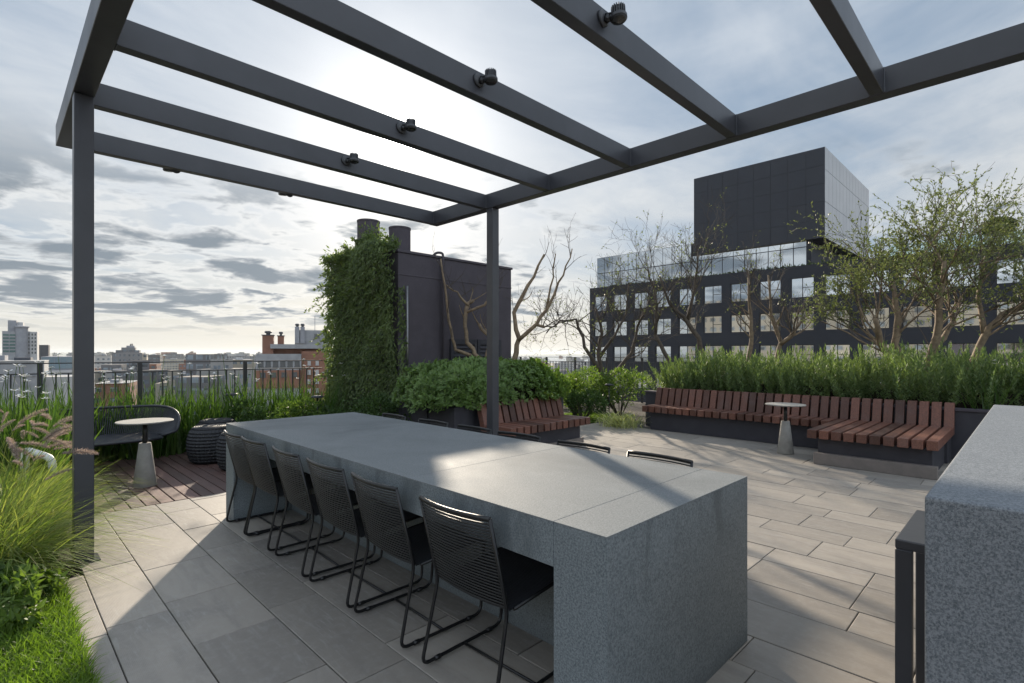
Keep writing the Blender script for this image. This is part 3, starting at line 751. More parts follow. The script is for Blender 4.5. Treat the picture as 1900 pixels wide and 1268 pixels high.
# ------------------------------------------------------------------ office building across the street
def pane_mat(name, tint, rough=0.03, wob=0.02):
    m, t, out = new_mat(name)
    co = t.new('ShaderNodeTexCoord').outputs['Object']
    rn = t.new('ShaderNodeObjectInfo').outputs['Random']
    p = principled(t, out, t.mix(rn, tuple(v * 0.7 for v in tint), tuple(v * 1.12 for v in tint)), rough, 0.92, t.noise(co, 0.35, 2, 0.5), 0.12, wob)
    return m
M_pane = pane_mat('coated_glass', (0.60, 0.65, 0.70))
M_panel = plain('dark_cladding', (0.022, 0.027, 0.040), (0.019, 0.023, 0.034), 0.55, 0.6, rvar=0.15)
M_clad_l = plain('grey_cladding', (0.42, 0.43, 0.45), (0.37, 0.38, 0.40), 0.3, 0.5)
M_wall_o = plain('office_render', (0.021, 0.025, 0.036), (0.017, 0.020, 0.030), 0.7, 0.7, blotch=0.3)
M_mull = plain('dark_mullion', (0.02, 0.022, 0.026), (0.025, 0.027, 0.03), 0.4, 3)
of = thing('office_building', 'dark office block with square windows and a black cube on its roof, behind the trees', 'building', (55, 14, Z0))
OX, OY = 55, 14
def ob(b, x0, x1, y0, y1, z0, z1): b.box(x0 - OX, x1 - OX, y0 - OY, y1 - OY, z0 - Z0, z1 - Z0)
rows = [(6.65, 8.56), (3.45, 5.30), (0.25, 2.10), (-2.95, -1.10)]
cols_ = [15.65 + 2.93 * i for i in range(-8, 9)]; WW = 1.0
b = MB(); ytop = 40.7; ybot = -12.0
zs = [9.7] + [z for r_ in rows for z in (r_[1], r_[0])] + [Z0]
for i in range(0, len(zs) - 1, 2): ob(b, 55, 55.5, ybot, ytop, zs[i + 1], zs[i])
for z0, z1 in rows:
    e = [ybot] + [v for c in cols_ for v in (c - WW, c + WW)] + [ytop]
    for i in range(0, len(e), 2): ob(b, 55, 55.5, e[i], e[i + 1], z0, z1)
ob(b, 55.501, 84, ybot, ytop, Z0, 9.4)
b.build('wall', M_wall_o, of)
fr_b = None
def make_window(cy, z0, z1):
    b = MB(); y0, y1 = -WW, WW; h_ = z1 - z0; f = 0.05
    b.box(0.18, 0.26, y0, y0 + f, 0, h_); b.box(0.18, 0.26, y1 - f, y1, 0, h_); b.box(0.18, 0.26, y0 + f, y1 - f, 0, f); b.box(0.18, 0.26, y0 + f, y1 - f, h_ - f, h_)
    b.box(0.18, 0.25, -0.03, 0.03, f, h_ - f); b.box(0.18, 0.25, y0 + f, -0.03, h_ * 0.5 - 0.025, h_ * 0.5 + 0.025)
    o = b.build('window', M_mull, of); o.location = (0, cy - OY, z0 - Z0)
    b = MB(); b.box(0.215, 0.225, y0 + 0.04, y1 - 0.04, 0.04, h_ - 0.04); b.build('pane', M_pane, o); return o
proto = {}
for z0, z1 in rows:
    for c in cols_:
        k = round(z1 - z0, 2)
        if k not in proto: proto[k] = make_window(c, z0, z1); continue
        o = proto[k].copy(); COL.objects.link(o); o.location = (0, c - OY, z0 - Z0)
        q = proto[k].children[0].copy(); COL.objects.link(q); q.parent = o
b = MB(); ob(b, 57.05, 80, 15.4, 27.3, 9.401, 12.40); ob(b, 57.05, 80, 27.31, 41.0, 9.401, 13.9); ob(b, 57.06, 80, -12, 15.39, 9.401, 9.9)
b.build('penthouse', M_wall_o, of)
b = MB(); k = 0; y = 41.0
while y > 16.5:
    ob(b, 57.0, 57.045, y - 1.16, y - 0.04, 9.72, 11.78); y -= 1.2
b.build('glazing', M_pane, of)
b = MB(); y = 41.0
while y > 16.5:
    ob(b, 57.0, 57.045, y - 1.17, y - 0.03, 11.86, 13.86 if y > 28.5 else 12.40); y -= 1.2
b.build('upper_glazing', M_pane, of)
b = MB(); ob(b, 56.64, 75.66, 14.14, 27.26, 12.42, 21.15); b.build('rooftop_cube', M_mull, of)
b = MB(); nyp, nzp = 8, 5
for i in range(nyp):
    for j in range(nzp):
        y0 = 14.1 + 13.2 * i / nyp; y1 = 14.1 + 13.2 * (i + 1) / nyp; z0 = 12.42 + 8.73 * j / nzp; z1 = 12.42 + 8.73 * (j + 1) / nzp
        ob(b, 56.6, 56.635, y0 + 0.012, y1 - 0.012, z0 + 0.012, z1 - 0.012)
b.build('front_cladding', M_panel, of)
b = MB()
for i in range(14):
    for (z0, z1) in ((12.42, 15.9), (15.9, 19.0), (19.0, 21.15)):
        x0 = 56.6 + 19 * i / 14; x1 = 56.6 + 19 * (i + 1) / 14
        ob(b, x0 + 0.02, x1 - 0.02, 14.10, 14.135, z0 + 0.02, z1 - 0.02)
b.build('side_cladding', M_clad_l, of)
b = MB(); 
for y in np.arange(-12, 9, 1.5): ob(b, 55.9, 55.93, y + 0.02, y + 1.48, 9.41, 10.75)
m_, t_, out_ = new_mat('green_clear_glass'); p_ = principled(t_, out_, (0.75, 0.92, 0.88), 0.02); p_.inputs['Transmission Weight'].default_value = 0.85; p_.inputs['IOR'].default_value = 1.1
b.build('glass_balustrade', m_, of)
n = 2600
Pp = np.stack([rng.uniform(55.55, 56.2, n) - OX, rng.uniform(11, 38, n) - OY, 9.42 - Z0 + np.abs(rng.normal(0.15, 0.18, n)) * (0.4 + 0.6 * rng.random(n))], 1)
V, F = leaves(Pp, rand_dirs(n, 0.8), rand_dirs(n), 0.42, 0.16); b = MB(); b.arr(V, F); b.build('roof_planting', L_dry, of)
# rounded shrub on the roof at the right
t = thing('roof_shrub', 'dark rounded shrub on the office roof at the upper right', 'shrub', (57.6, 1.9, 9.9))
n = 1800; d_ = rand_dirs(n); Pp = d_ * np.array([1.0, 1.0, 0.65]) * rng.uniform(0.6, 1.05, (n, 1)) + np.array([0, 0, 1.6])
V, F = leaves(Pp, nrm(d_ + rand_dirs(n) * 0.7), rand_dirs(n), 0.24, 0.12); b = MB(); b.arr(V, F); b.build('crown', L_dry, t)
b = MB(); b.tube([(0, 0, 0), (0.05, 0, 1.4)], 0.08, 8); b.build('trunk', M_bark2, t, True)

# ------------------------------------------------------------------ the town
def city_mat(name, wall, win=(0.05, 0.06, 0.07), pu=3.0, pz=3.0, fu=0.45, fz=0.42):
    m, t, out = new_mat(name)
    tc = t.new('ShaderNodeTexCoord'); x, y, z = t.xyz(tc.outputs['Object']); nx, ny, nz = t.xyz(tc.outputs['Normal'])
    rnd = t.new('ShaderNodeObjectInfo').outputs['Random']
    side = t.m('GREATER_THAN', t.m('ABSOLUTE', nx), 0.5)
    u = t.m('ADD', t.m('MULTIPLY', y, side), t.m('MULTIPLY', x, t.m('SUBTRACT', 1.0, side)))
    fu_ = t.m('FRACT', t.m('ADD', t.m('DIVIDE', u, pu), 100.13)); fz_ = t.m('FRACT', t.m('ADD', t.m('DIVIDE', z, pz), 100.3))
    cell = t.new('ShaderNodeTexWhiteNoise', noise_dimensions='3D'); t.put(cell.inputs['Vector'], t.comb(t.m('FLOOR', t.m('DIVIDE', u, pu)), t.m('FLOOR', t.m('DIVIDE', z, pz)), rnd))
    wm = t.m('MULTIPLY', t.m('LESS_THAN', fu_, fu), t.m('LESS_THAN', fz_, fz))
    wm = t.m('MULTIPLY', wm, t.m('LESS_THAN', t.m('ABSOLUTE', nz), 0.5))
    wcol = t.mix(cell.outputs['Value'], win, tuple(v * 4.5 for v in win))
    wl = t.mix(rnd, wall, tuple(v * 0.62 for v in wall))
    wl = t.mix(t.ramp(t.noise(tc.outputs['Object'], 0.12, 4), 0.4, 0.7, 0, 0.35), wl, tuple(v * 0.5 for v in wall))
    wl = t.mix(t.m('MULTIPLY', t.m('GREATER_THAN', nz, 0.5), 0.8), wl, (0.13, 0.115, 0.105))
    principled(t, out, t.mix(wm, wl, wcol), t.m('SUBTRACT', 0.85, t.m('MULTIPLY', wm, 0.6))); return m
CM = [city_mat('far_wall_white', (0.46, 0.455, 0.44)), city_mat('far_wall_grey', (0.27, 0.27, 0.28), pu=2.4), city_mat('far_wall_cream', (0.40, 0.365, 0.30), fu=0.6),
      city_mat('far_wall_brick', (0.33, 0.16, 0.11), pu=3.6), city_mat('far_wall_dark', (0.15, 0.15, 0.16), fu=0.7, fz=0.5)]
M_plain = [plain('town_white', (0.50, 0.50, 0.50), (0.42, 0.42, 0.42), 0.8, 0.3, blotch=0.3), plain('town_grey', (0.30, 0.31, 0.34), (0.25, 0.26, 0.29), 0.8, 0.3, blotch=0.3),
           plain('town_brick', (0.27, 0.135, 0.092), (0.22, 0.11, 0.076), 0.85, 0.5, blotch=0.25), plain('town_dark', (0.06, 0.065, 0.08), (0.05, 0.055, 0.065), 0.6, 0.4),
           plain('town_concrete', (0.36, 0.37, 0.39), (0.28, 0.29, 0.31), 0.85, 0.5, blotch=0.6), plain('town_roof', (0.28, 0.13, 0.09), (0.22, 0.10, 0.07), 0.85, 0.4)]
M_wglass = plain('town_window', (0.06, 0.07, 0.08), (0.10, 0.11, 0.12), 0.15, 0.2)
M_gglass = plain('town_green_glass', (0.05, 0.12, 0.12), (0.08, 0.16, 0.16), 0.12, 0.15)
M_bglass = plain('town_blue_glass', (0.14, 0.20, 0.24), (0.18, 0.25, 0.29), 0.12, 0.15)
def spot_at(px, d):
    l = (px - 950) / 966 * d; return ((d + l) / math.sqrt(2), (d - l) / math.sqrt(2))
def zat(y, d): return H + (655 - y) * d / 966
class Blk:
    """a building seen from the terrace: local x to the right, local y away, z up from the street"""
    def __init__(s, name, label, px, d, cat='building', turn=0.0, group=None):
        turn = turn + 0.9 * math.degrees(math.atan((950 - px) / 966)); s.a = R(turn); s.l0 = (px - 950) / 966 * d
        x, y = spot_at(px, d); s.d = d; s.px = px
        s.r = thing(name, label, cat, (x, y, Z0), R(-45 + turn), group)
    def X(s, px): r_ = (px - 950) / 966; return (r_ * s.d - s.l0) / (math.cos(s.a) - r_ * math.sin(s.a))
    def Z(s, y): return zat(y, s.d) - Z0
    def box(s, name, px0, px1, ya, yb, f0, f1, mat, bev=0):
        b = MB(); b.box(s.X(px0), s.X(px1), f0, f1, max(0, s.Z(yb)) if yb is not None else 0, s.Z(ya)); return b.build(name, mat, s.r)
    def windows(s, px0, px1, ya, yb, nc, nr_, mat=None, fu=0.55, fz=0.5, f=0.0):
        x0, x1, z1, z0 = s.X(px0), s.X(px1), s.Z(ya), s.Z(yb)
        cw, chh = (x1 - x0) / nc, (z1 - z0) / nr_; first = None
        for i in range(nc):
            for j in range(nr_):
                cx, cz = x0 + cw * (i + 0.5), z0 + chh * (j + 0.5)
                if first is None:
                    b = MB(); b.box(-cw * fu / 2, cw * fu / 2, -0.06, 0.05, -chh * fz / 2, chh * fz / 2); b.box(-cw * fu / 2 - 0.05, cw * fu / 2 + 0.05, -0.14, 0.0, -chh * fz / 2 - 0.12, -chh * fz / 2 - 0.001)
                    first = b.build('window', mat or M_wglass, s.r); q = first
                else: q = first.copy(); COL.objects.link(q)
                q.location = (cx, f, cz)
# orange brick block beside the vine
k = Blk('brick_apartment_block', 'orange brick block with pale concrete front and chimneys, left of the vine', 540, 85)
k.box('front_wall', 475, 559, 657, None, 0, 12, M_plain[4]); k.box('brick_wall', 559.2, 606, 652, None, 0.6, 14, M_plain[2])
k.box('lower_wall', 474, 559.1, 687, 720, -0.25, -0.01, M_plain[2])
k.box('roof_slab', 501, 600, 639, 647, 0.5, 11, M_plain[4]); k.box('penthouse', 499, 596, 647.2, 657, 2.2, 10, M_plain[2])
for a, b_, y in ((485.5, 506, 623), (512, 524, 623)):
    c = k.box('chimney', a, b_, y, 657, 1.0 if a < 500 else 4.0, 3.2 if a < 500 else 5.2, M_plain[2])
    b = MB(); x0, x1 = k.X(a), k.X(b_); b.box(x0 - 0.12, x1 + 0.12, 0.9 if a < 500 else 3.9, 3.3 if a < 500 else 5.3, k.Z(y) + 0.001, k.Z(y) + 0.14); xm = (x0 + x1) / 2; rr = (x1 - x0) * 0.34
    b.lathe([(rr * 0.6, 0), (rr * 0.6, 0.25), (rr, 0.3), (rr, 0.55), (rr * 0.8, 0.62)], 16, (xm, 2.0 if a < 500 else 4.6, k.Z(y) + 0.141)); b.build('cowl', M_plain[3], c)
k.windows(477, 558, 669, 681, 6, 1, fu=0.72, fz=0.85); k.windows(478, 556, 690, 700, 4, 1, fu=0.5, fz=0.8, f=-0.26); k.windows(566, 596, 665, 735, 2, 4, M_plain[0], 0.4, 0.45, 0.6)
k = Blk('concrete_tank_house', 'grey rooftop block with twin round capped chimneys above the brick flats', 574, 104)
k.box('wall', 547, 612, 613, None, 0, 8, M_plain[4])
for a in (547.5, 557.5):
    c = k.box('chimney', a, a + 8, 607, 613.5 + 24, -0.4, 0.6, M_plain[1]); b = MB(); b.lathe([(0.25, 0), (0.25, 0.2), (0.4, 0.25), (0.4, 0.5), (0.25, 0.62)], 14, (k.X(a + 4), 0.1, k.Z(607) + 0.001)); b.build('cowl', M_plain[3], c)
k.windows(582, 594, 619, 628, 1, 1, fu=0.8, fz=0.8)
b = MB(); b.tube([(k.X(584), 1, k.Z(613)), (k.X(584), 1, k.Z(586))], 0.06, 6); b.build('antenna', M_plain[1], k.r)
# office tower at the left edge
k = Blk('office_tower', 'grey office tower with green glass and a round capped stair shaft, far left skyline', 37, 250)
k.box('glass_wing', 4, 30, 615, None, 0, 14, M_plain[4]); k.box('tower_core', 14, 30, 595, 614.9, 1, 9, M_plain[1]); k.box('tower_core', 30.1, 42, 598, 614.9, 2, 9, M_plain[0])
k.windows(5, 29, 619, 655, 2, 6, M_gglass, 0.9, 0.5)
b = MB(); b.lathe([(2.3, 0), (2.3, k.Z(608)), (2.75, k.Z(608) + 0.01), (2.75, k.Z(606)), (1.8, k.Z(605))], 24, (k.X(40.5), 0.5, 0)); b.build('stair_shaft', M_plain[1], k.r, True).data.set_sharp_from_angle(angle=R(40))
k.box('window_wing', 50, 56, 615, None, 0.3, 12, M_plain[1]); k.box('pale_wing', 56.1, 69, 615.5, None, 0, 12, M_plain[0]); k.windows(57, 68.5, 617, 658, 2, 6, None, 0.5, 0.5); k.windows(50.5, 55.5, 617, 658, 1, 6, M_wglass, 0.7, 0.5, 0.3)
k = Blk('dark_office_block', 'small dark slab building just right of the office tower on the skyline', 80, 300)
k.box('wall', 70, 90, 641, None, 0, 10, M_plain[3]); k.box('roof_slab', 70, 90, 640.2, 640.9, -0.3, 10.3, M_plain[4])
k = Blk('glass_office_block', 'low blue green glass building behind the left pergola post', 110, 140)
k.box('wall', 76, 170, 662, None, 0.2, 20, M_plain[1]); k.windows(77, 169, 662.5, 684, 8, 1, M_bglass, 0.94, 0.95, 0.2); k.box('lower_wall', 84, 172, 687, None, -9, -6.5, M_plain[0])
k = Blk('long_white_warehouse', 'long plain pale wall of a flat roofed building behind the railing, far left', 60, 62)
k.box('wall', -160, 82, 671, None, 0, 7, M_plain[4]); k.box('parapet', -161, 83, 669.5, 670.95, -0.1, 7, M_plain[0]); k.box('side_wing', 82.2, 136, 701, None, 1, 6, M_plain[0]); k.box('plant_box', -60, 2, 660, 669.4, 3, 6, M_plain[1])
k.box('plant_box', 20, 52, 664, 669.4, 3, 6, M_plain[3]); k.windows(20, 80, 690, 698, 5, 1, M_plain[1], 0.5, 0.7)
k = Blk('stepped_apartment_block', 'grey stepped apartment block with roof tanks, centre left skyline', 239, 330)
k.box('wall', 207, 264, 655, None, 0, 22, CM[1]); k.box('upper_wall', 214, 258, 650, 654.9, 2, 18, CM[4]); k.box('upper_wall', 224, 250, 645, 649.9, 4, 15, CM[1]); k.box('tank_house', 233, 248, 641.5, 644.9, 6, 12, M_plain[1])
b = MB()
for q in (240.5, 243.5): b.tube([(k.X(q), 8, k.Z(641.6)), (k.X(q), 8, k.Z(638.5)), (k.X(q + 1.6), 8, k.Z(638.3))], 0.35, 6)
b.build('vent_pipe', M_plain[3], k.r)
for (a, c, yt, d, ci, nm, lb) in [(176, 206, 660, 380, 0, 'apartment_block', 'white block with a lift tower left of the stepped grey block'), (188, 250, 690, 210, 0, 'apartment_block', 'pale balconied flats in front of the stepped grey block'),
        (264, 272, 658, 260, 2, 'apartment_block', 'slim cream block touching the right side of the stepped block'), (272, 297, 659, 420, 4, 'apartment_block', 'dark block right of the slim cream one'),
        (343, 382, 660, 520, 0, 'apartment_block', 'white slab with rows of dark windows, left of the middle of the town view'), (397, 414, 657, 600, 1, 'apartment_block', 'plain grey tower right of the white slab'),
        (416, 476, 661, 560, 1, 'apartment_block', 'long grey block with a flat roof canopy, left of the brick flats'), (300, 342, 667, 640, 2, 'apartment_block', 'low cream block between the dark block and the white slab'),
        (424, 470, 668, 240, 2, 'apartment_block', 'beige block close in front of the long grey one'), (384, 424, 688, 190, 1, 'apartment_block', 'grey flats low behind the railing above the poufs'), (176, 240, 712, 150, 3, 'apartment_block', 'brick red house behind the railing and the sofa'),
        (250, 300, 700, 260, 0, 'apartment_block', 'white flats low behind the railing right of the post'), (310, 372, 694, 240, 1, 'apartment_block', 'grey and white flats low in the middle of the left railing')]:
    k = Blk(nm, lb, (a + c) / 2, d, turn=random.uniform(-8, 8), group='apartment blocks of the town')
    k.box('wall', a, c, yt, None, 0, 16, CM[ci]); k.box('tank_house', a + (c - a) * 0.35, a + (c - a) * 0.62, yt - 900 / d, yt - 0.02, 4, 9, M_plain[random.choice((0, 1, 4))])
    k.box('roof_slab', a - 0.4, c + 0.4, yt - 0.08 * 966 / d, yt - 0.01, -0.4, 16.4, M_plain[4])
# the rest of the town, thinning into haze
cnt = 0
for i in range(900):
    px = random.uniform(-260, 1120); d = 130 * math.exp(random.random() ** 0.8 * 3.2)
    if px > 690 and px < 940: continue
    if px >= 940 and d < 300: continue
    if -200 < px < 175 and d < 165: continue
    if 450 < px < 640 and d < 150: continue
    ztop = random.uniform(-0.62, -0.10) * abs(Z0) if random.random() < 0.8 else random.uniform(-0.2, 0.03) * abs(Z0)
    if d > 900 and random.random() < 0.4: ztop = random.uniform(-0.15, 0.10) * abs(Z0)
    if px > 880: ztop = min(ztop, -0.35 * abs(Z0)) - d * 0.001
    hgt = max(5, ztop - Z0); wd = random.uniform(7, 13) if d < 280 else random.uniform(8, 20) * (1 if d < 700 else 1.5); dp = random.uniform(9, 15)
    x, y = spot_at(px, d)
    if x > 45 and y < 48 and y > -20: continue
    b = MB(); b.box(-wd / 2, wd / 2, 0, dp, 0, hgt)
    q = random.random()
    if q < 0.6: b.box(-wd * 0.2, wd * 0.15, dp * 0.2, dp * 0.6, hgt + 0.001, hgt + random.uniform(2, 4))
    if q > 0.4: b.box(-wd / 2 - 0.2, wd / 2 + 0.2, -0.2, dp + 0.2, hgt + 0.002 - 0.6, hgt + 0.5) if False else None
    if hgt < 14 and random.random() < 0.6:
        b.prism([(-wd / 2 - 0.3, hgt + 0.002), (wd / 2 + 0.3, hgt + 0.002), (0, hgt + 3)], 1, -0.3, dp + 0.3) if q >= 0.6 else None
        o = b.build('town_house', random.choice((CM[2], CM[3], CM[0])))
        tag(o, 'low house among the blocks of the distant town', 'house', 'low houses of the distant town')
    else:
        o = b.build('town_block', random.choice((CM[0], CM[0], CM[1], CM[2], CM[1], CM[4], CM[3])))
        tag(o, 'plain block lost among many in the distant town', 'building', 'far blocks of the distant town')
    o.location = (x, y, Z0); o.rotation_euler = (0, 0, R(-45 + random.uniform(-25, 25)))
    cnt += 1
    if cnt > 270: break
# town trees between the houses
n = 9000
px = rng.uniform(-250, 1100, n); d = 150 * np.exp(rng.random(n) ** 0.8 * 2.4); l = (px - 950) / 966 * d
cx = (d + l) / math.sqrt(2); cy = (d - l) / math.sqrt(2)
grp = rng.integers(0, 500, n); gx, gy, gr = cx[:500][grp], cy[:500][grp], rng.uniform(3, 6, 500)[grp]
dd = rand_dirs(n); Pp = np.stack([gx, gy, np.full(n, Z0 + 5.0)], 1) + dd * np.stack([gr, gr, gr * 0.9], 1) * rng.uniform(0.5, 1, (n, 1))
V, F = leaves(Pp, dd, rand_dirs(n), 3.4, 2.2); b = MB(); b.arr(V, F); o = b.build('town_trees', L_dry); tag(o, 'dark green tree tops spread between the houses of the town', 'trees', kind='stuff')
# pale apartment street behind the camera, mirrored in the office windows
for i in range(4):
    b = MB(); b.box(0, 18, 0, 27, 0, 48 + (i % 2) * 4 + i * 0.6); o = b.build('street_block', CM[2]); o.location = (-66 - i, -34 + i * 29, Z0)
    tag(o, 'sunlit beige block opposite the dark office, known only from its window reflections', 'building', 'beige blocks behind the camera')
# ------------------------------------------------------------------ climbing vine on the plant room
def cat_leaves(parts):
    V = []; F = []; k = 0
    for v, f in parts: V.append(v); F.append(f + k); k += len(v)
    return np.concatenate(V), np.concatenate(F)
vn = thing('climbing_vine', 'dense dark green vine covering the left wall of the plant room', 'vine', (4.3, 8.0, 0))
n = 17000
u = rng.random(n); y = 6.76 + u * 2.12; z = 0.1 + rng.random(n) ** 0.85 * 2.95
bulge = 0.12 + 0.09 * np.sin(y * 2.3 + 1) * np.sin(z * 1.7) + 0.05 * np.sin(z * 4 + y * 3) + 0.10 * np.clip(z - 1.7, 0, 1.2) + 0.10 * np.clip(1.0 - z, 0, 1)
x = 4.34 - bulge * rng.random(n) ** 0.45
P1 = np.stack([x, y, z], 1)
n2 = 1800; P2 = np.stack([rng.uniform(4.14, 4.40, n2), rng.uniform(6.78, 8.9, n2), 2.9 + np.abs(rng.normal(0, 0.07, n2))], 1)        # over the coping
n3 = 1300; a_ = rng.random(n3); P3 = np.stack([rng.normal(4.28, 0.07, n3), rng.normal(7.45, 0.16, n3), 2.93 + np.abs(rng.normal(0.0, 0.14, n3))], 1)
n4 = 700; zz = rng.random(n4) ** 1.6 * 2.3; P4 = np.stack([4.33 + np.abs(rng.normal(0, 0.035, n4)) * (2.2 - zz * 0.6), 6.76 - rng.random(n4) * 0.14, zz + 0.05], 1)
P = np.concatenate([P1, P2, P3, P4]); N_ = len(P)
out_n = np.tile(np.array([[-1.0, -0.35, 0.25]]), (N_, 1)) + rng.normal(size=(N_, 3)) * 0.45
dirs = np.tile(np.array([[-0.35, -0.1, -0.9]]), (N_, 1)) + rng.normal(size=(N_, 3)) * 0.5
dirs[len(P1):len(P1) + n2 + n3, 2] += 1.3
V, F = leaves(P, dirs, out_n, rng.uniform(0.05, 0.095, N_), rng.uniform(0.020, 0.034, N_), 0.2)
# loose sprays sticking out
parts = [(V, F)]; stems = MB()
for i in range(95):
    yy = random.uniform(6.78, 8.9); z0 = random.choice((random.uniform(0.8, 2.9), random.uniform(2.2, 3.0))); p = np.array([4.24, yy, z0]); d_ = np.array([-0.7, random.uniform(-0.3, 0.6), random.uniform(-0.3, 0.8)])
    if z0 > 2.75: p = np.array([random.uniform(4.15, 4.45), yy, 2.95]); d_ = np.array([random.uniform(-.6, .2), random.uniform(-.3, .3), 1.0])
    d_ /= np.linalg.norm(d_); L_ = random.uniform(0.15, 0.40); pts = []
    for t_ in np.linspace(0, 1, 9): pts.append(p + d_ * L_ * t_ + np.array([0, 0, -0.16]) * t_ * t_)
    stems.tube([tuple(q - np.array([4.3, 8, 0])) for q in pts], 0.003, 3, False)
    pp = np.repeat(np.array(pts[2:]), 3, 0); m = len(pp)
    parts.append(leaves(pp, d_ + rng.normal(size=(m, 3)) * 0.8, rand_dirs(m, 0.6), rng.uniform(0.05, 0.085, m), 0.027, 0.2))
V, F = cat_leaves(parts); b = MB(); b.arr(V - np.array([4.3, 8, 0]), F); b.build('foliage', L_vine, vn); stems.build('stem', M_twig, vn)

# ------------------------------------------------------------------ mounded hedge and shrubs
def sq(n, e=0.75):
    d = rand_dirs(n); s = np.sign(d) * np.abs(d) ** e; return d, s / np.max(np.abs(s), axis=1, keepdims=True) * np.linalg.norm(d, axis=1, keepdims=True) if False else (d, np.sign(d) * np.abs(d) ** e)[1]
def whorls(C, Nn, k, L, Wd, spread=0.9):
    m = len(C); C = np.repeat(C, k, 0); Nn = np.repeat(nrm(Nn), k, 0)
    t1 = nrm(np.cross(Nn, rand_dirs(m * k))); dv = nrm(t1 * spread + Nn * rng.uniform(0.15, 0.9, (m * k, 1)))
    return leaves(C, dv, Nn, rng.uniform(0.75, 1.15, m * k) * L, rng.uniform(0.8, 1.2, m * k) * Wd, 0.12, 0.6)
hd = thing('clipped_hedge', 'rounded glossy green hedge in the dark planter around the pergola post', 'hedge', (5.2, 5.75, 0))
d, s = rand_dirs(5200), None
d[:, 2] = np.abs(d[:, 2]) - 0.25 * (rng.random(5200) < 0.4)
s = np.sign(d) * np.abs(d) ** 0.72
lump = 1 + 0.05 * np.sin(d[:, 0:1] * 9 + 1) * np.sin(d[:, 1:2] * 8) + rng.normal(0, 0.03, (5200, 1))
C = s * np.array([1.36, 0.80, 0.58]) * lump * rng.uniform(0.88, 1.02, (5200, 1)) + np.array([0, 0, 0.64])
C = C[C[:, 2] > 0.60]
V, F = whorls(C, d[:len(C)] + np.array([0, 0, 0.3]), 7, 0.075, 0.024)
# use outward normals of the kept points
nn = nrm(C - np.array([0, 0, 0.5])); V, F = whorls(C, nn + np.array([0, 0, 0.35]), 7, 0.072, 0.024)
b = MB(); b.arr(V, F); b.build('foliage', L_hedge, hd)
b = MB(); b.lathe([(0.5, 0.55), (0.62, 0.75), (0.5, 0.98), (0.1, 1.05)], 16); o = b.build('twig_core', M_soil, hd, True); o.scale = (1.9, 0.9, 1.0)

def shrub(name, label, loc, rad, h_, nl, mat, L, Wd, group=None, up=0.4, loose=0.15, cat='shrub'):
    t = thing(name, label, cat, loc, group=group)
    st = MB(); lt = MB(); parts = []; lobes = max(5, int(nl / 260))
    for i in range(lobes):
        a = random.uniform(0, 6.28); rr = rad * math.sqrt(random.random()) * 0.75; c = np.array([rr * math.cos(a), rr * math.sin(a), h_ * random.uniform(0.30, 0.86) * (1 - 0.35 * (rr / rad) ** 2)])
        lr = rad * random.uniform(0.26, 0.42); m = nl // lobes
        d_ = rand_dirs(m, 0.25); pp = c + d_ * lr * np.array([1, 1, 0.85]) * rng.uniform(0.35, 1.0, (m, 1)) ** 0.6
        pp[:, 2] = np.maximum(pp[:, 2], 0.02)
        parts.append(leaves(pp, d_ + rng.normal(size=(m, 3)) * 0.6 + np.array([0, 0, up]), rand_dirs(m, 0.8), rng.uniform(0.7, 1.2, m) * L, Wd, 0.15))
        tip = c + np.array([0, 0, lr * 0.5]); lt.tube([(0.1 * c[0], 0.1 * c[1], 0), (0.6 * c[0], 0.6 * c[1], c[2] * 0.6), tuple(tip)], [0.012, 0.008, 0.003], 5)
        for q in range(int(loose * 7)):
            tp = c + rand_dirs(1, 0.9)[0] * lr * 1.45; pts = [tuple(c + (tp - c) * f) for f in (0.5, 0.8, 1.0)]; lt.tube(pts, 0.002, 3, False)
            pp = np.array([c + (tp - c) * f for f in np.linspace(0.6, 1.0, 8)]); parts.append(leaves(pp, (tp - c) + rng.normal(size=(8, 3)) * lr, rand_dirs(8, 1), L, Wd, 0.15))
    V, F = cat_leaves(parts); b = lt; b.cur = 1; b.arr(V, F); b.build('foliage', [M_twig, mat], t); return t
G_ = 'shrubs in the beds'
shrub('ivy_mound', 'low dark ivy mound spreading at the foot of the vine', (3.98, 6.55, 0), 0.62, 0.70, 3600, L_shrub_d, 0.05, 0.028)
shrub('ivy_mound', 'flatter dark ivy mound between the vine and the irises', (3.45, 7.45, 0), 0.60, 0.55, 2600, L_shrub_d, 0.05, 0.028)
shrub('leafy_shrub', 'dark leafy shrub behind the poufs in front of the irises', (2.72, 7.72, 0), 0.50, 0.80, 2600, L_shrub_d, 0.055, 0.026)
shrub('leafy_shrub', 'mid green leafy shrub right of the poufs, above the table corner', (3.12, 7.30, 0), 0.45, 0.72, 2600, L_shrub, 0.055, 0.026)
shrub('ground_shrub', 'low leafy shrub just beyond the far end of the stone table', (3.45, 6.35, 0), 0.40, 0.40, 1600, L_shrub, 0.05, 0.024)
shrub('leafy_shrub', 'yellow green sunlit shrub right of the clipped hedge', (7.9, 7.05, 0), 0.62, 1.05, 4200, L_shrub, 0.06, 0.028, loose=0.3)
shrub('leafy_shrub', 'green shrub at the foot of the bare tree between the benches', (8.75, 6.85, 0), 0.60, 1.02, 3800, L_shrub, 0.06, 0.028, loose=0.3)
shrub('leafy_shrub', 'darker shrub left of the rosemary, behind the garden light', (9.35, 6.15, 0), 0.68, 1.10, 4200, L_shrub, 0.06, 0.028, loose=0.3)
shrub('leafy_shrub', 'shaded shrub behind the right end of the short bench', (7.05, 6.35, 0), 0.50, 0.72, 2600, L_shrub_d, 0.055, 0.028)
shrub('leafy_shrub', 'dark low shrub on the lawn edge behind the garden light', (8.35, 6.35, 0), 0.52, 0.62, 2600, L_shrub_d, 0.055, 0.028)
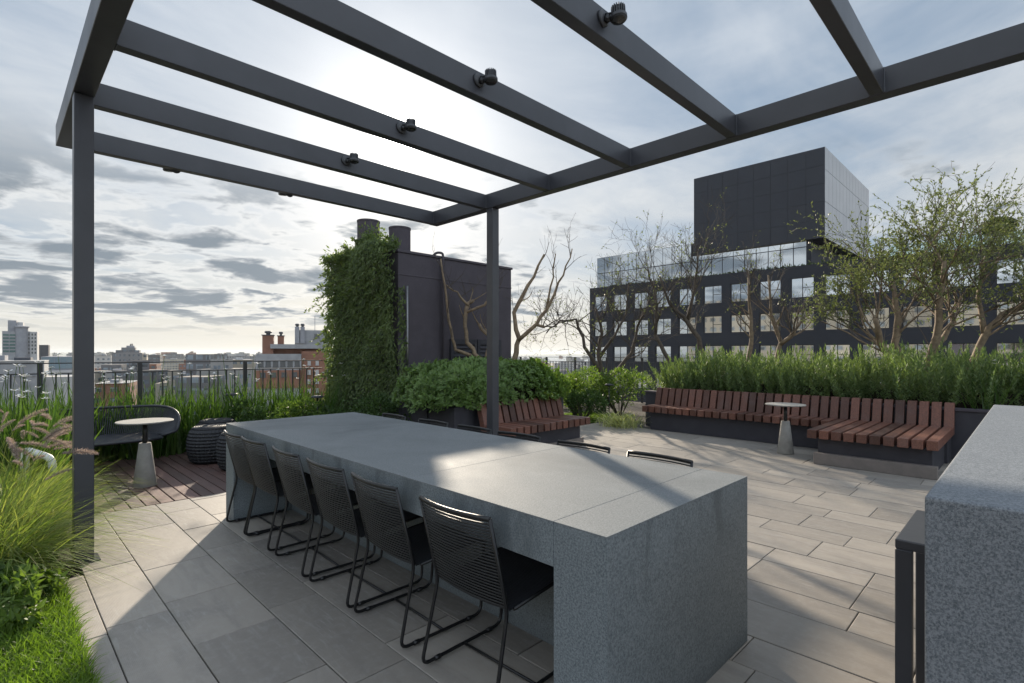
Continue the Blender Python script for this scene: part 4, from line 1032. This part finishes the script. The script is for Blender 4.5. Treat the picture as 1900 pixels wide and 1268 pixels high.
shrub('leafy_shrub', 'far shrub in front of the distant right railing', (10.4, 8.2, 0), 0.8, 1.0, 3000, L_shrub, 0.07, 0.034)

# ------------------------------------------------------------------ rosemary hedge
ro = thing('rosemary_hedge', 'tall feathery rosemary hedge rising behind the long slat bench', 'hedge', (9.6, 2, 0.53))
nb_ = 95; cxb = rng.uniform(8.85, 10.7, nb_); cxb[:50] = rng.uniform(8.85, 9.25, 50); cyb = rng.uniform(-1.9, 4.8, nb_); cyb[:50] = np.linspace(-1.9, 4.8, 50) + rng.normal(0, 0.05, 50)
chb = rng.uniform(0.62, 0.95, nb_); spn = 25; ns = nb_ * spn; ib = np.repeat(np.arange(nb_), spn)
offs = rng.normal(0, 0.10, (ns, 2)); bx = cxb[ib] + offs[:, 0]; by = cyb[ib] + offs[:, 1]
bx = np.maximum(bx, 8.74); parts = []
hh = chb[ib] * rng.uniform(0.70, 1.05, ns) * (1 - 1.2 * (offs ** 2).sum(1) / 0.05 * 0.12) * np.where(by > 4.3, 0.85, 1.0)
lean = offs * 1.05 + rng.normal(0, 0.06, (ns, 2)); lean[:, 0] -= np.where(bx < 9.0, 0.14, 0.02)
k = 52; t_ = np.tile(np.linspace(0.22, 1.0, k), ns); I = np.repeat(np.arange(ns), k)
cx = bx[I] + lean[I, 0] * t_ * (0.6 + 0.4 * t_); cy = by[I] + lean[I, 1] * t_; cz = hh[I] * t_
P = np.stack([cx - 9.6, cy - 2, cz], 1); m = len(P)
a_ = rng.random(m) * 6.283; spd = (1 - t_ ** 6 * 0.7)
dv = np.stack([np.cos(a_) * spd, np.sin(a_) * spd, 0.62 + 0.6 * t_], 1)
V, F = leaves(P, dv, rand_dirs(m), rng.uniform(0.040, 0.068, m), 0.013, 0.1)
b = MB(); b.arr(V, F); b.build('foliage', L_rose, ro)
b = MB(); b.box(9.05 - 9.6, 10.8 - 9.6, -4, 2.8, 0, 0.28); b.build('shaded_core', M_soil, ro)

# ------------------------------------------------------------------ irises, fountain grass, turf
def iris(nbl, hmax, flowers, spread=0.10):
    t = empty('iris_plant')
    P = np.stack([rng.normal(0, spread, nbl), rng.normal(0, spread, nbl), np.zeros(nbl)], 1)
    Dv = np.stack([rng.normal(0, 0.22, nbl), rng.normal(0, 0.22, nbl), np.ones(nbl)], 1)
    V, F = blades(P, Dv, rng.uniform(0.6, 1.0, nbl) * hmax, rng.uniform(0.018, 0.030, nbl), rng.uniform(0.0, 0.35, nbl) ** 1.5, 4)
    b = MB(); b.arr(V, F); b.build('leaf_fan', L_iris, t)
    for i in range(flowers):
        sx, sy = random.gauss(0, 0.12), random.gauss(0, 0.12); h_ = hmax * random.uniform(0.90, 1.09)
        b = MB(); b.tube([(sx * 0.2, sy * 0.2, 0), (sx * 0.7, sy * 0.7, h_ * 0.6), (sx, sy, h_)], 0.0028, 4); b.build('flower_stalk', L_iris, t)
        a0 = random.uniform(0, 6.28); k = 6; ang = a0 + np.arange(k) * math.pi / 3
        dv = np.stack([np.cos(ang), np.sin(ang), np.where(np.arange(k) % 2, 0.45, 0.10)], 1)
        V, F = leaves(np.tile(np.array([[sx, sy, h_]]), (k, 1)), dv, np.tile(np.array([[0, 0, 1.0]]), (k, 1)), 0.046, 0.030, 0.1, 0.62); b = MB(); b.arr(V, F); b.build('flower', M_petal, t)
    return t
ir = [iris(40, 1.02, 0), iris(42, 1.08, 1), iris(38, 1.0, 2), iris(44, 1.12, 1), iris(40, 1.04, 2)]
spots = []
for x in np.arange(-0.25, 3.95, 0.17): spots += [(x + random.uniform(-.05, .05), random.uniform(8.28, 8.48)), (x + 0.08 + random.uniform(-.05, .05), random.uniform(7.98, 8.2))]
for i in range(16): spots.append((random.uniform(-0.05, 0.38), random.uniform(6.2, 7.9)))
for i, (x, y) in enumerate(spots):
    j = random.choice((0, 1, 1, 2, 3, 4, 4)) if x < 1.2 else random.choice((0, 0, 1, 2, 3, 3, 4))
    if i < 5: o = ir[i]; o.location = (x, y, -0.01)
    else: o = dup(ir[j], (x, y, -0.01), random.uniform(0, 6.28), sc=random.uniform(0.88, 1.1))
    tag(o, 'white flowered iris with strap leaves growing along the left railing', 'iris', 'irises along the left railing')
o = dup(ir[4], (8.75, 0.42, 0.45), 1.0, sc=0.75); tag(o, 'single white flowered iris at the right end of the long bench', 'iris'); o['group'] = 'iris by the long bench'
def plume_mesh():
    b = MB(); n = 420; t_ = rng.random(n); ang = rng.random(n) * 6.283
    L_ = 0.17; c = np.stack([t_ * L_, np.zeros(n), -0.28 * L_ * t_ ** 2], 1); d_ = np.stack([np.full(n, 0.55) + 0.2 * rng.random(n), np.cos(ang), np.sin(ang)], 1)
    V, F = leaves(c, d_, rand_dirs(n), rng.uniform(0.012, 0.022, n) * (0.5 + 0.9 * np.sin(np.pi * np.clip(t_ * 0.92 + 0.05, 0, 1))), 0.0018, 0.0); b.arr(V, F)
    b.tube([(0, 0, 0), (L_ * 0.5, 0, -0.07 * L_), (L_, 0, -0.28 * L_)], [0.004, 0.0035, 0.001], 5); return b
pl_m = plume_mesh().build('plume', L_plume); pl_data = pl_m.data; bpy.data.objects.remove(pl_m)
def fountain(nb, npl):
    t = empty('fountain_grass')
    P = np.stack([rng.normal(0, 0.07, nb), rng.normal(0, 0.07, nb), np.zeros(nb)], 1); a = rng.random(nb) * 6.283; sp = rng.random(nb) ** 0.7 * 0.85
    Dv = np.stack([np.cos(a) * sp, np.sin(a) * sp, np.ones(nb)], 1)
    V, F = blades(P, Dv, rng.uniform(0.50, 0.90, nb), rng.uniform(0.005, 0.0085, nb), rng.uniform(0.25, 1.0, nb), 6)
    b = MB(); b.arr(V, F); b.build('blades', L_grass, t)
    sk = MB(); pls = []
    for i in range(npl):
        a = random.uniform(0, 6.28); r_ = random.uniform(0.12, 0.52); h_ = random.uniform(0.62, 0.98); c, s_ = math.cos(a), math.sin(a)
        pts = [(0, 0, 0), (r_ * 0.25 * c, r_ * 0.25 * s_, h_ * 0.5), (r_ * 0.62 * c, r_ * 0.62 * s_, h_ * 0.86), (r_ * c, r_ * s_, h_)]
        sk.tube(pts, 0.0016, 4, False)
        o = bpy.data.objects.new('plume', pl_data); COL.objects.link(o); o.parent = t; o.location = pts[-1]; o.rotation_euler = (random.uniform(0, 6), R(random.uniform(-50, 12)) * 1.0, a); 
        o.rotation_euler = (0, R(random.uniform(-48, 14)), a); s = random.uniform(0.8, 1.25); o.scale = (s, s, s)
    sk.build('plume_stalks', L_grass, t); return t
fg = [fountain(1050, 7), fountain(1050, 6)]
fs_ = [(-0.02, 4.42), (0.10, 4.78), (-0.06, 4.95), (0.12, 5.22), (0.02, 5.58), (-0.28, 4.62), (-0.22, 5.30), (0.0, 4.15), (0.18, 5.75), (0.02, 6.05)]
for i, (x, y) in enumerate(fs_):
    o = fg[i] if i < 2 else dup(fg[i % 2], sc=random.uniform(0.85, 1.0))
    o.location = (x, y, -0.01); o.rotation_euler = (0, 0, random.uniform(0, 6.28))
    tag(o, 'arching fountain grass with pinkish plumes growing around the left pergola post', 'grass', 'fountain grass clumps by the left post')
def turf(name, label, x0, x1, y0, y1, n, L, mat, keep=None, z=-0.012):
    P = np.stack([rng.uniform(x0, x1, n), rng.uniform(y0, y1, n), np.full(n, z)], 1)
    if keep is not None: P = P[keep(P)]
    m = len(P); Dv = np.stack([rng.normal(0, 0.35, m), rng.normal(0, 0.35, m), np.ones(m)], 1)
    V, F = blades(P, Dv, rng.uniform(0.6, 1.15, m) * L, rng.uniform(0.004, 0.007, m), rng.uniform(0.1, 0.7, m), 3)
    b = MB(); b.arr(V, F); o = b.build(name, mat); tag(o, label, 'grass', kind='stuff'); return o
turf('turf', 'bright green turf edging the paving at the lower left', -0.25, 0.29, 2.2, 4.03, 17000, 0.10, L_turf)
turf('lawn', 'strip of lawn between the two slat benches', 6.2, 9.6, 5.92, 7.2, 14000, 0.07, L_turf)
n = 3600; P = np.stack([rng.uniform(-0.3, 0.27, n), rng.uniform(3.35, 4.15, n), rng.random(n) ** 0.7 * 0.20 * 1.0], 1)
P[:, 0] -= 0.10 * (P[:, 1] < 3.7); P[:, 2] *= (0.75 + 0.35 * np.sin(P[:, 0] * 9 + P[:, 1] * 7))
V, F = leaves(P, rand_dirs(n, 0.5), rand_dirs(n, 1.4), rng.uniform(0.04, 0.065, n), rng.uniform(0.022, 0.034, n), 0.15, 0.4); b = MB(); b.arr(V, F); o = b.build('ground_cover', L_shrub); tag(o, 'leafy ground cover between the turf and the fountain grass', 'ground cover', kind='stuff')
t = thing('striped_grass', 'clump of pale striped grass at the left end of the long bench', 'grass', (8.05, 5.28, 0))
nb = 420; a = rng.random(nb) * 6.283; sp = rng.random(nb) ** 0.7 * 1.0; P = np.stack([rng.normal(0, 0.14, nb), rng.normal(0, 0.17, nb), np.zeros(nb)], 1)
V, F = blades(P, np.stack([np.cos(a) * sp, np.sin(a) * sp, np.ones(nb)], 1), rng.uniform(0.28, 0.5, nb), rng.uniform(0.007, 0.012, nb), rng.uniform(0.2, 0.9, nb), 5); b = MB(); b.arr(V, F); b.build('blades', L_varieg, t)
b = MB(); b.tube(smooth_path([(0.20, 5.98, 0.10), (0.20, 5.98, 0.52), (0.36, 5.86, 0.44), (0.37, 5.85, 0.30)], 0.05), 0.028, 16)
o = b.build('bent_pipe', M_white, None, True); tag(o, 'short bent white pipe standing among the fountain grass', 'pipe')

# ------------------------------------------------------------------ trees
EX = np.array([1, -1, 0]) / math.sqrt(2); EY = np.array([1, 1, 0]) / math.sqrt(2); EZ = np.array([0, 0, 1.0])
def tree(name, label, base, stems, seed, nbr, blen, depth, leaf, twig_r=0.004, leafn=5, leafL=0.045, leafW=0.02, up=0.25, leaf_prob=1.0, bark=None, group=None, spread=0.9, tmin=0.3, thick=1.0, whips=0, wl=0.6):
    """stems: list of [(right, away, up, radius), ...] in metres from the base"""
    rs = np.random.default_rng(seed); t = thing(name, label, 'tree', base, group=group); tr = MB(); tw = MB(); LP = []; LD = []
    def wander(p, d, L, n, wob):
        pts = [p]; dd = d / np.linalg.norm(d)
        for i in range(n):
            dd = dd + rs.normal(size=3) * wob + EZ * up * 0.12; dd /= np.linalg.norm(dd); pts.append(pts[-1] + dd * L / n)
        return pts
    def branch(p, d, L, r, lev):
        pts = wander(p, d, L, 5, 0.16 + 0.04 * (depth - lev)); m = len(pts)
        (tr if r > 0.011 else tw).tube([tuple(q) for q in pts], [max(0.0020, r * (1 - 0.62 * i / (m - 1))) for i in range(m)], 6 if r > 0.011 else (4 if r > 0.005 else 3), False)
        if lev > 0:
            k = nbr[depth - lev]
            for i in range(k):
                f = tmin + (1 - tmin) * (i + rs.random()) / k; j = min(4, int(f * 5)); q = pts[j] + (pts[j + 1] - pts[j]) * (f * 5 - j)
                ax = pts[j + 1] - pts[j]; ax /= np.linalg.norm(ax); s_ = np.cross(ax, rs.normal(size=3)); s_ /= np.linalg.norm(s_)
                nd = ax + s_ * spread * rs.uniform(0.5, 1.25) + EZ * up
                branch(q, nd, L * rs.uniform(0.42, 0.72), max(0.0022, r * (1 - 0.6 * f) * 0.55), lev - 1)
        if lev <= 1 and rs.random() < leaf_prob:
            for i in range(leafn):
                f = rs.uniform(0.25, 1.0); j = min(4, int(f * 5)); q = pts[j] + (pts[j + 1] - pts[j]) * (f * 5 - j); LP.append(q); LD.append((pts[j + 1] - pts[j]) * 12 + rs.normal(size=3) * 0.7 + EZ * 0.3)
    for stp in stems:
        stp = [(q[0], q[1], q[2], q[3] * thick) for q in stp]
        pts = [EX * a + EY * b_ + EZ * c for a, b_, c, r in stp]; rad = [q[3] for q in stp]
        fine = []; fr_ = []
        for i in range(len(pts) - 1):
            for f in (0, 0.34, 0.67): fine.append(pts[i] * (1 - f) + pts[i + 1] * f + rs.normal(size=3) * 0.012 * (i > 0)); fr_.append((rad[i] * (1 - f) + rad[i + 1] * f) * rs.uniform(0.93, 1.08))
        fine.append(pts[-1]); fr_.append(rad[-1]); tr.tube([tuple(q) for q in fine], fr_, 9)
        L0 = len(fine); kb = blen[1]
        for i in range(kb):
            f = blen[2] + (1 - blen[2]) * (i + 0.6) / kb; j = min(L0 - 2, int(f * (L0 - 1))); q = fine[j] + (fine[j + 1] - fine[j]) * (f * (L0 - 1) - j)
            ax = fine[j + 1] - fine[j]; ax /= np.linalg.norm(ax); s_ = np.cross(ax, rs.normal(size=3)); s_ /= np.linalg.norm(s_)
            branch(q, ax * (0.6 if i < kb - 1 else 1.4) + s_ * spread + EZ * up, blen[0] * rs.uniform(0.65, 1.2), min(fr_[j] * 0.42, 0.017), depth)
        for i in range(whips):
            j = int(rs.uniform(0.45, 1.0) * (L0 - 1)); q = fine[j]; d_ = EZ * 1.0 + rs.normal(size=3) * 0.38; wpts = wander(q, d_, wl * rs.uniform(0.5, 1.25), 6, 0.07)
            tw.tube([tuple(p_) for p_ in wpts], [0.0065 - 0.0008 * n_ for n_ in range(7)], 4, False)
            for _ in range(5):
                jj = rs.integers(2, 6); d2 = (wpts[jj + 1] - wpts[jj]) * 8 + rs.normal(size=3) * 0.55 + EZ * 0.2; w2 = wander(wpts[jj], d2, wl * rs.uniform(0.15, 0.42), 3, 0.12); tw.tube([tuple(p_) for p_ in w2], [0.0035, 0.003, 0.0025, 0.002], 3, False)
                if leaf and rs.random() < leaf_prob * 0.7: LP.append(w2[-1]); LD.append(rs.normal(size=3) + EZ)
    tr.build('trunk', bark or M_bark, t, True)
    if LP and leaf:
        LPa = np.array(LP); LDa = np.array(LD); m = len(LPa); V, F = leaves(LPa, LDa, rand_dirs(m, 0.8), rng.uniform(0.7, 1.2, m) * leafL, rng.uniform(0.8, 1.2, m) * leafW, 0.2)
        tw.cur = 1; tw.arr(V, F); tw.build('crown', [M_twig, leaf], t)
    else: tw.build('crown', [M_twig], t)
    return t
tree('leafy_tree', 'large multi stemmed tree with small fresh leaves rising behind the right end of the bench', (9.85, 1.30, 0.50),
     [[(0.0, 0, 0, .075), (-.10, .02, .35, .068), (-.22, .05, .62, .060), (-.46, .0, .98, .050), (-.62, -.1, 1.35, .035)],
      [(0.03, .02, 0, .075), (0.0, .05, .45, .060), (-.16, .1, .95, .052), (-.12, .1, 1.4, .045), (-.10, .25, 1.95, .028)],
      [(.06, 0, 0.0, .07), (.22, 0, .30, .060), (.30, -.05, .85, .056), (.36, -.1, 1.5, .048), (.42, -.1, 2.2, .028)],
      [(.32, -.05, .88, .05), (.55, .1, 1.06, .04), (.85, .25, 1.3, .032), (1.0, .4, 1.8, .022)],
      [(.10, 0, .12, .07), (.55, -.05, .34, .060), (.86, -.08, .62, .056), (1.0, -.1, 1.1, .048), (1.22, -.2, 1.38, .040), (1.9, -.2, 1.75, .028)],
      [(1.02, -.1, 1.12, .04), (1.15, .15, 1.7, .03), (1.3, .2, 2.3, .02)]],
     11, [7, 6], (1.05, 8, 0.54), 2, L_tree, leafn=9, leafL=0.052, leafW=0.021, up=0.28, thick=1.0, whips=4, wl=0.7, spread=0.85)
tree('bare_tree', 'nearly bare spreading tree with a forked trunk between the two benches', (9.35, 6.55, 0.0),
     [[(0, 0, 0, .085), (-.02, 0, .75, .075), (-.10, 0, 1.25, .062), (-.02, .1, 1.75, .05), (-.15, .1, 2.3, .034)],
      [(-.02, 0, .85, .06), (-.42, -.1, 1.45, .05), (-.62, -.1, 2.05, .036), (-.95, -.1, 2.0, .028), (-1.25, -.2, 1.75, .018)],
      [(.02, 0, .7, .06), (.36, .1, 1.0, .055), (.62, .1, 1.3, .05), (.80, .2, 1.9, .04), (1.0, .2, 2.35, .025)],
      [(-.05, 0, 1.3, .05), (.20, -.2, 1.7, .04), (.45, -.2, 2.2, .03), (.50, -.2, 2.8, .018)]],
     23, [5, 6], (0.72, 9, 0.35), 2, L_tree, leafn=3, leafL=0.05, leafW=0.024, up=0.34, leaf_prob=0.20, bark=M_bark2, spread=1.05, thick=0.72, whips=12, wl=0.75)
tree('bare_tree', 'leaning nearly bare tree behind the left part of the rosemary', (10.4, 4.75, 0.50),
     [[(0, 0, 0, .075), (-.05, 0, .55, .068), (-.16, 0, 1.15, .062), (-.42, .1, 1.55, .05), (-.72, .1, 1.85, .036), (-.95, 0, 2.4, .022)],
      [(-.35, .1, 1.5, .05), (-.28, -.1, 2.1, .036), (-.2, -.1, 2.9, .018)],
      [(-.62, 0, .05, .06), (-.80, 0, .7, .055), (-1.0, .1, 1.2, .045), (-1.0, .1, 1.9, .034), (-1.15, .2, 2.6, .02)]],
     31, [5, 6], (0.80, 9, 0.4), 2, L_tree, leafn=3, leafL=0.05, leafW=0.024, up=0.35, leaf_prob=0.18, bark=M_bark2, spread=0.95, thick=0.8, whips=12, wl=0.8)
tree('bare_tree', 'pair of thin bare upright trunks left of the leafy tree, in the rosemary', (10.7, 4.02, 0.50),
     [[(-.12, 0, 0, .060), (0.0, 0, .55, .056), (.06, 0, 1.15, .048), (.08, .1, 1.7, .036), (.05, .1, 2.4, .018)],
      [(.38, 0, 0, .060), (.55, 0, .60, .056), (.66, 0, 1.05, .050), (.52, .1, 1.6, .036), (.45, .1, 2.4, .018)],
      [(.64, 0, 1.0, .05), (.80, -.1, 1.15, .045), (.86, -.1, 1.25, .04)]],
     45, [5, 5], (0.62, 8, 0.45), 2, L_tree, leafn=2, leafL=0.05, leafW=0.024, up=0.40, leaf_prob=0.15, bark=M_bark, spread=0.8, thick=0.85, whips=10, wl=0.6)
tree('pruned_tree', 'leafless hard pruned tree with stubby upright limbs rising from the clipped hedge', (5.62, 6.18, 0.58),
     [[(-.02, 0, 0, .07), (-.12, 0, .62, .055), (-.34, .05, .92, .048), (-.36, .05, 1.18, .042), (-.33, .05, 1.55, .05), (-.22, .05, 1.60, .035)],
      [(-.25, .0, .70, .045), (-.50, -.05, .80, .038), (-.58, -.05, 1.05, .03), (-.66, -.05, 1.65, .026), (-.74, -.05, 2.25, .018)],
      [(-.30, .05, 1.5, .03), (-.5, .0, 1.72, .02), (-.66, .0, 1.84, .014)],
      [(-.05, 0, .5, .05), (.04, .1, .95, .042), (-.14, .1, 1.22, .036)],
      [(.03, .1, .9, .04), (.10, .1, 1.35, .032), (.10, .05, 1.75, .026), (.16, .05, 2.3, .014)],
      [(-.34, .05, 1.4, .03), (-.05, 0, 1.52, .03), (.06, 0, 1.60, .03)],
      [(.22, .05, .15, .07), (.42, .05, .62, .06), (.50, .05, 1.0, .052), (.42, .1, 1.40, .045), (.66, .1, 1.82, .04), (.92, .1, 2.35, .02)],
      [(.50, .05, .95, .05), (.78, .0, 1.20, .045), (1.0, 0, 1.55, .034), (1.22, 0, 2.0, .022), (1.36, 0, 2.42, .012)],
      [(.95, 0, 1.45, .03), (1.05, .05, 2.0, .018), (1.10, .05, 2.35, .010)], [(.78, 0, 1.2, .035), (.92, -.05, 1.16, .03)]],
     52, [2], (0.42, 3, 0.55), 1, None, up=0.5, bark=M_bark, spread=0.6, thick=0.72, whips=1, wl=0.5)
# ------------------------------------------------------------------ air
b = MB(); b.box(-11900, 11900, -11900, 11900, Z0 - 1.0, 46.0)
hm, ht, hout = new_mat('haze_air'); pv = ht.new('ShaderNodeVolumePrincipled'); pv.inputs['Color'].default_value = (0.80, 0.86, 0.92, 1); pv.inputs['Density'].default_value = 0.00007; pv.inputs['Anisotropy'].default_value = 0.3
ht.l.new(pv.outputs[0], hout.inputs['Volume'])
o = b.build('haze', hm); o['kind'] = 'stuff'
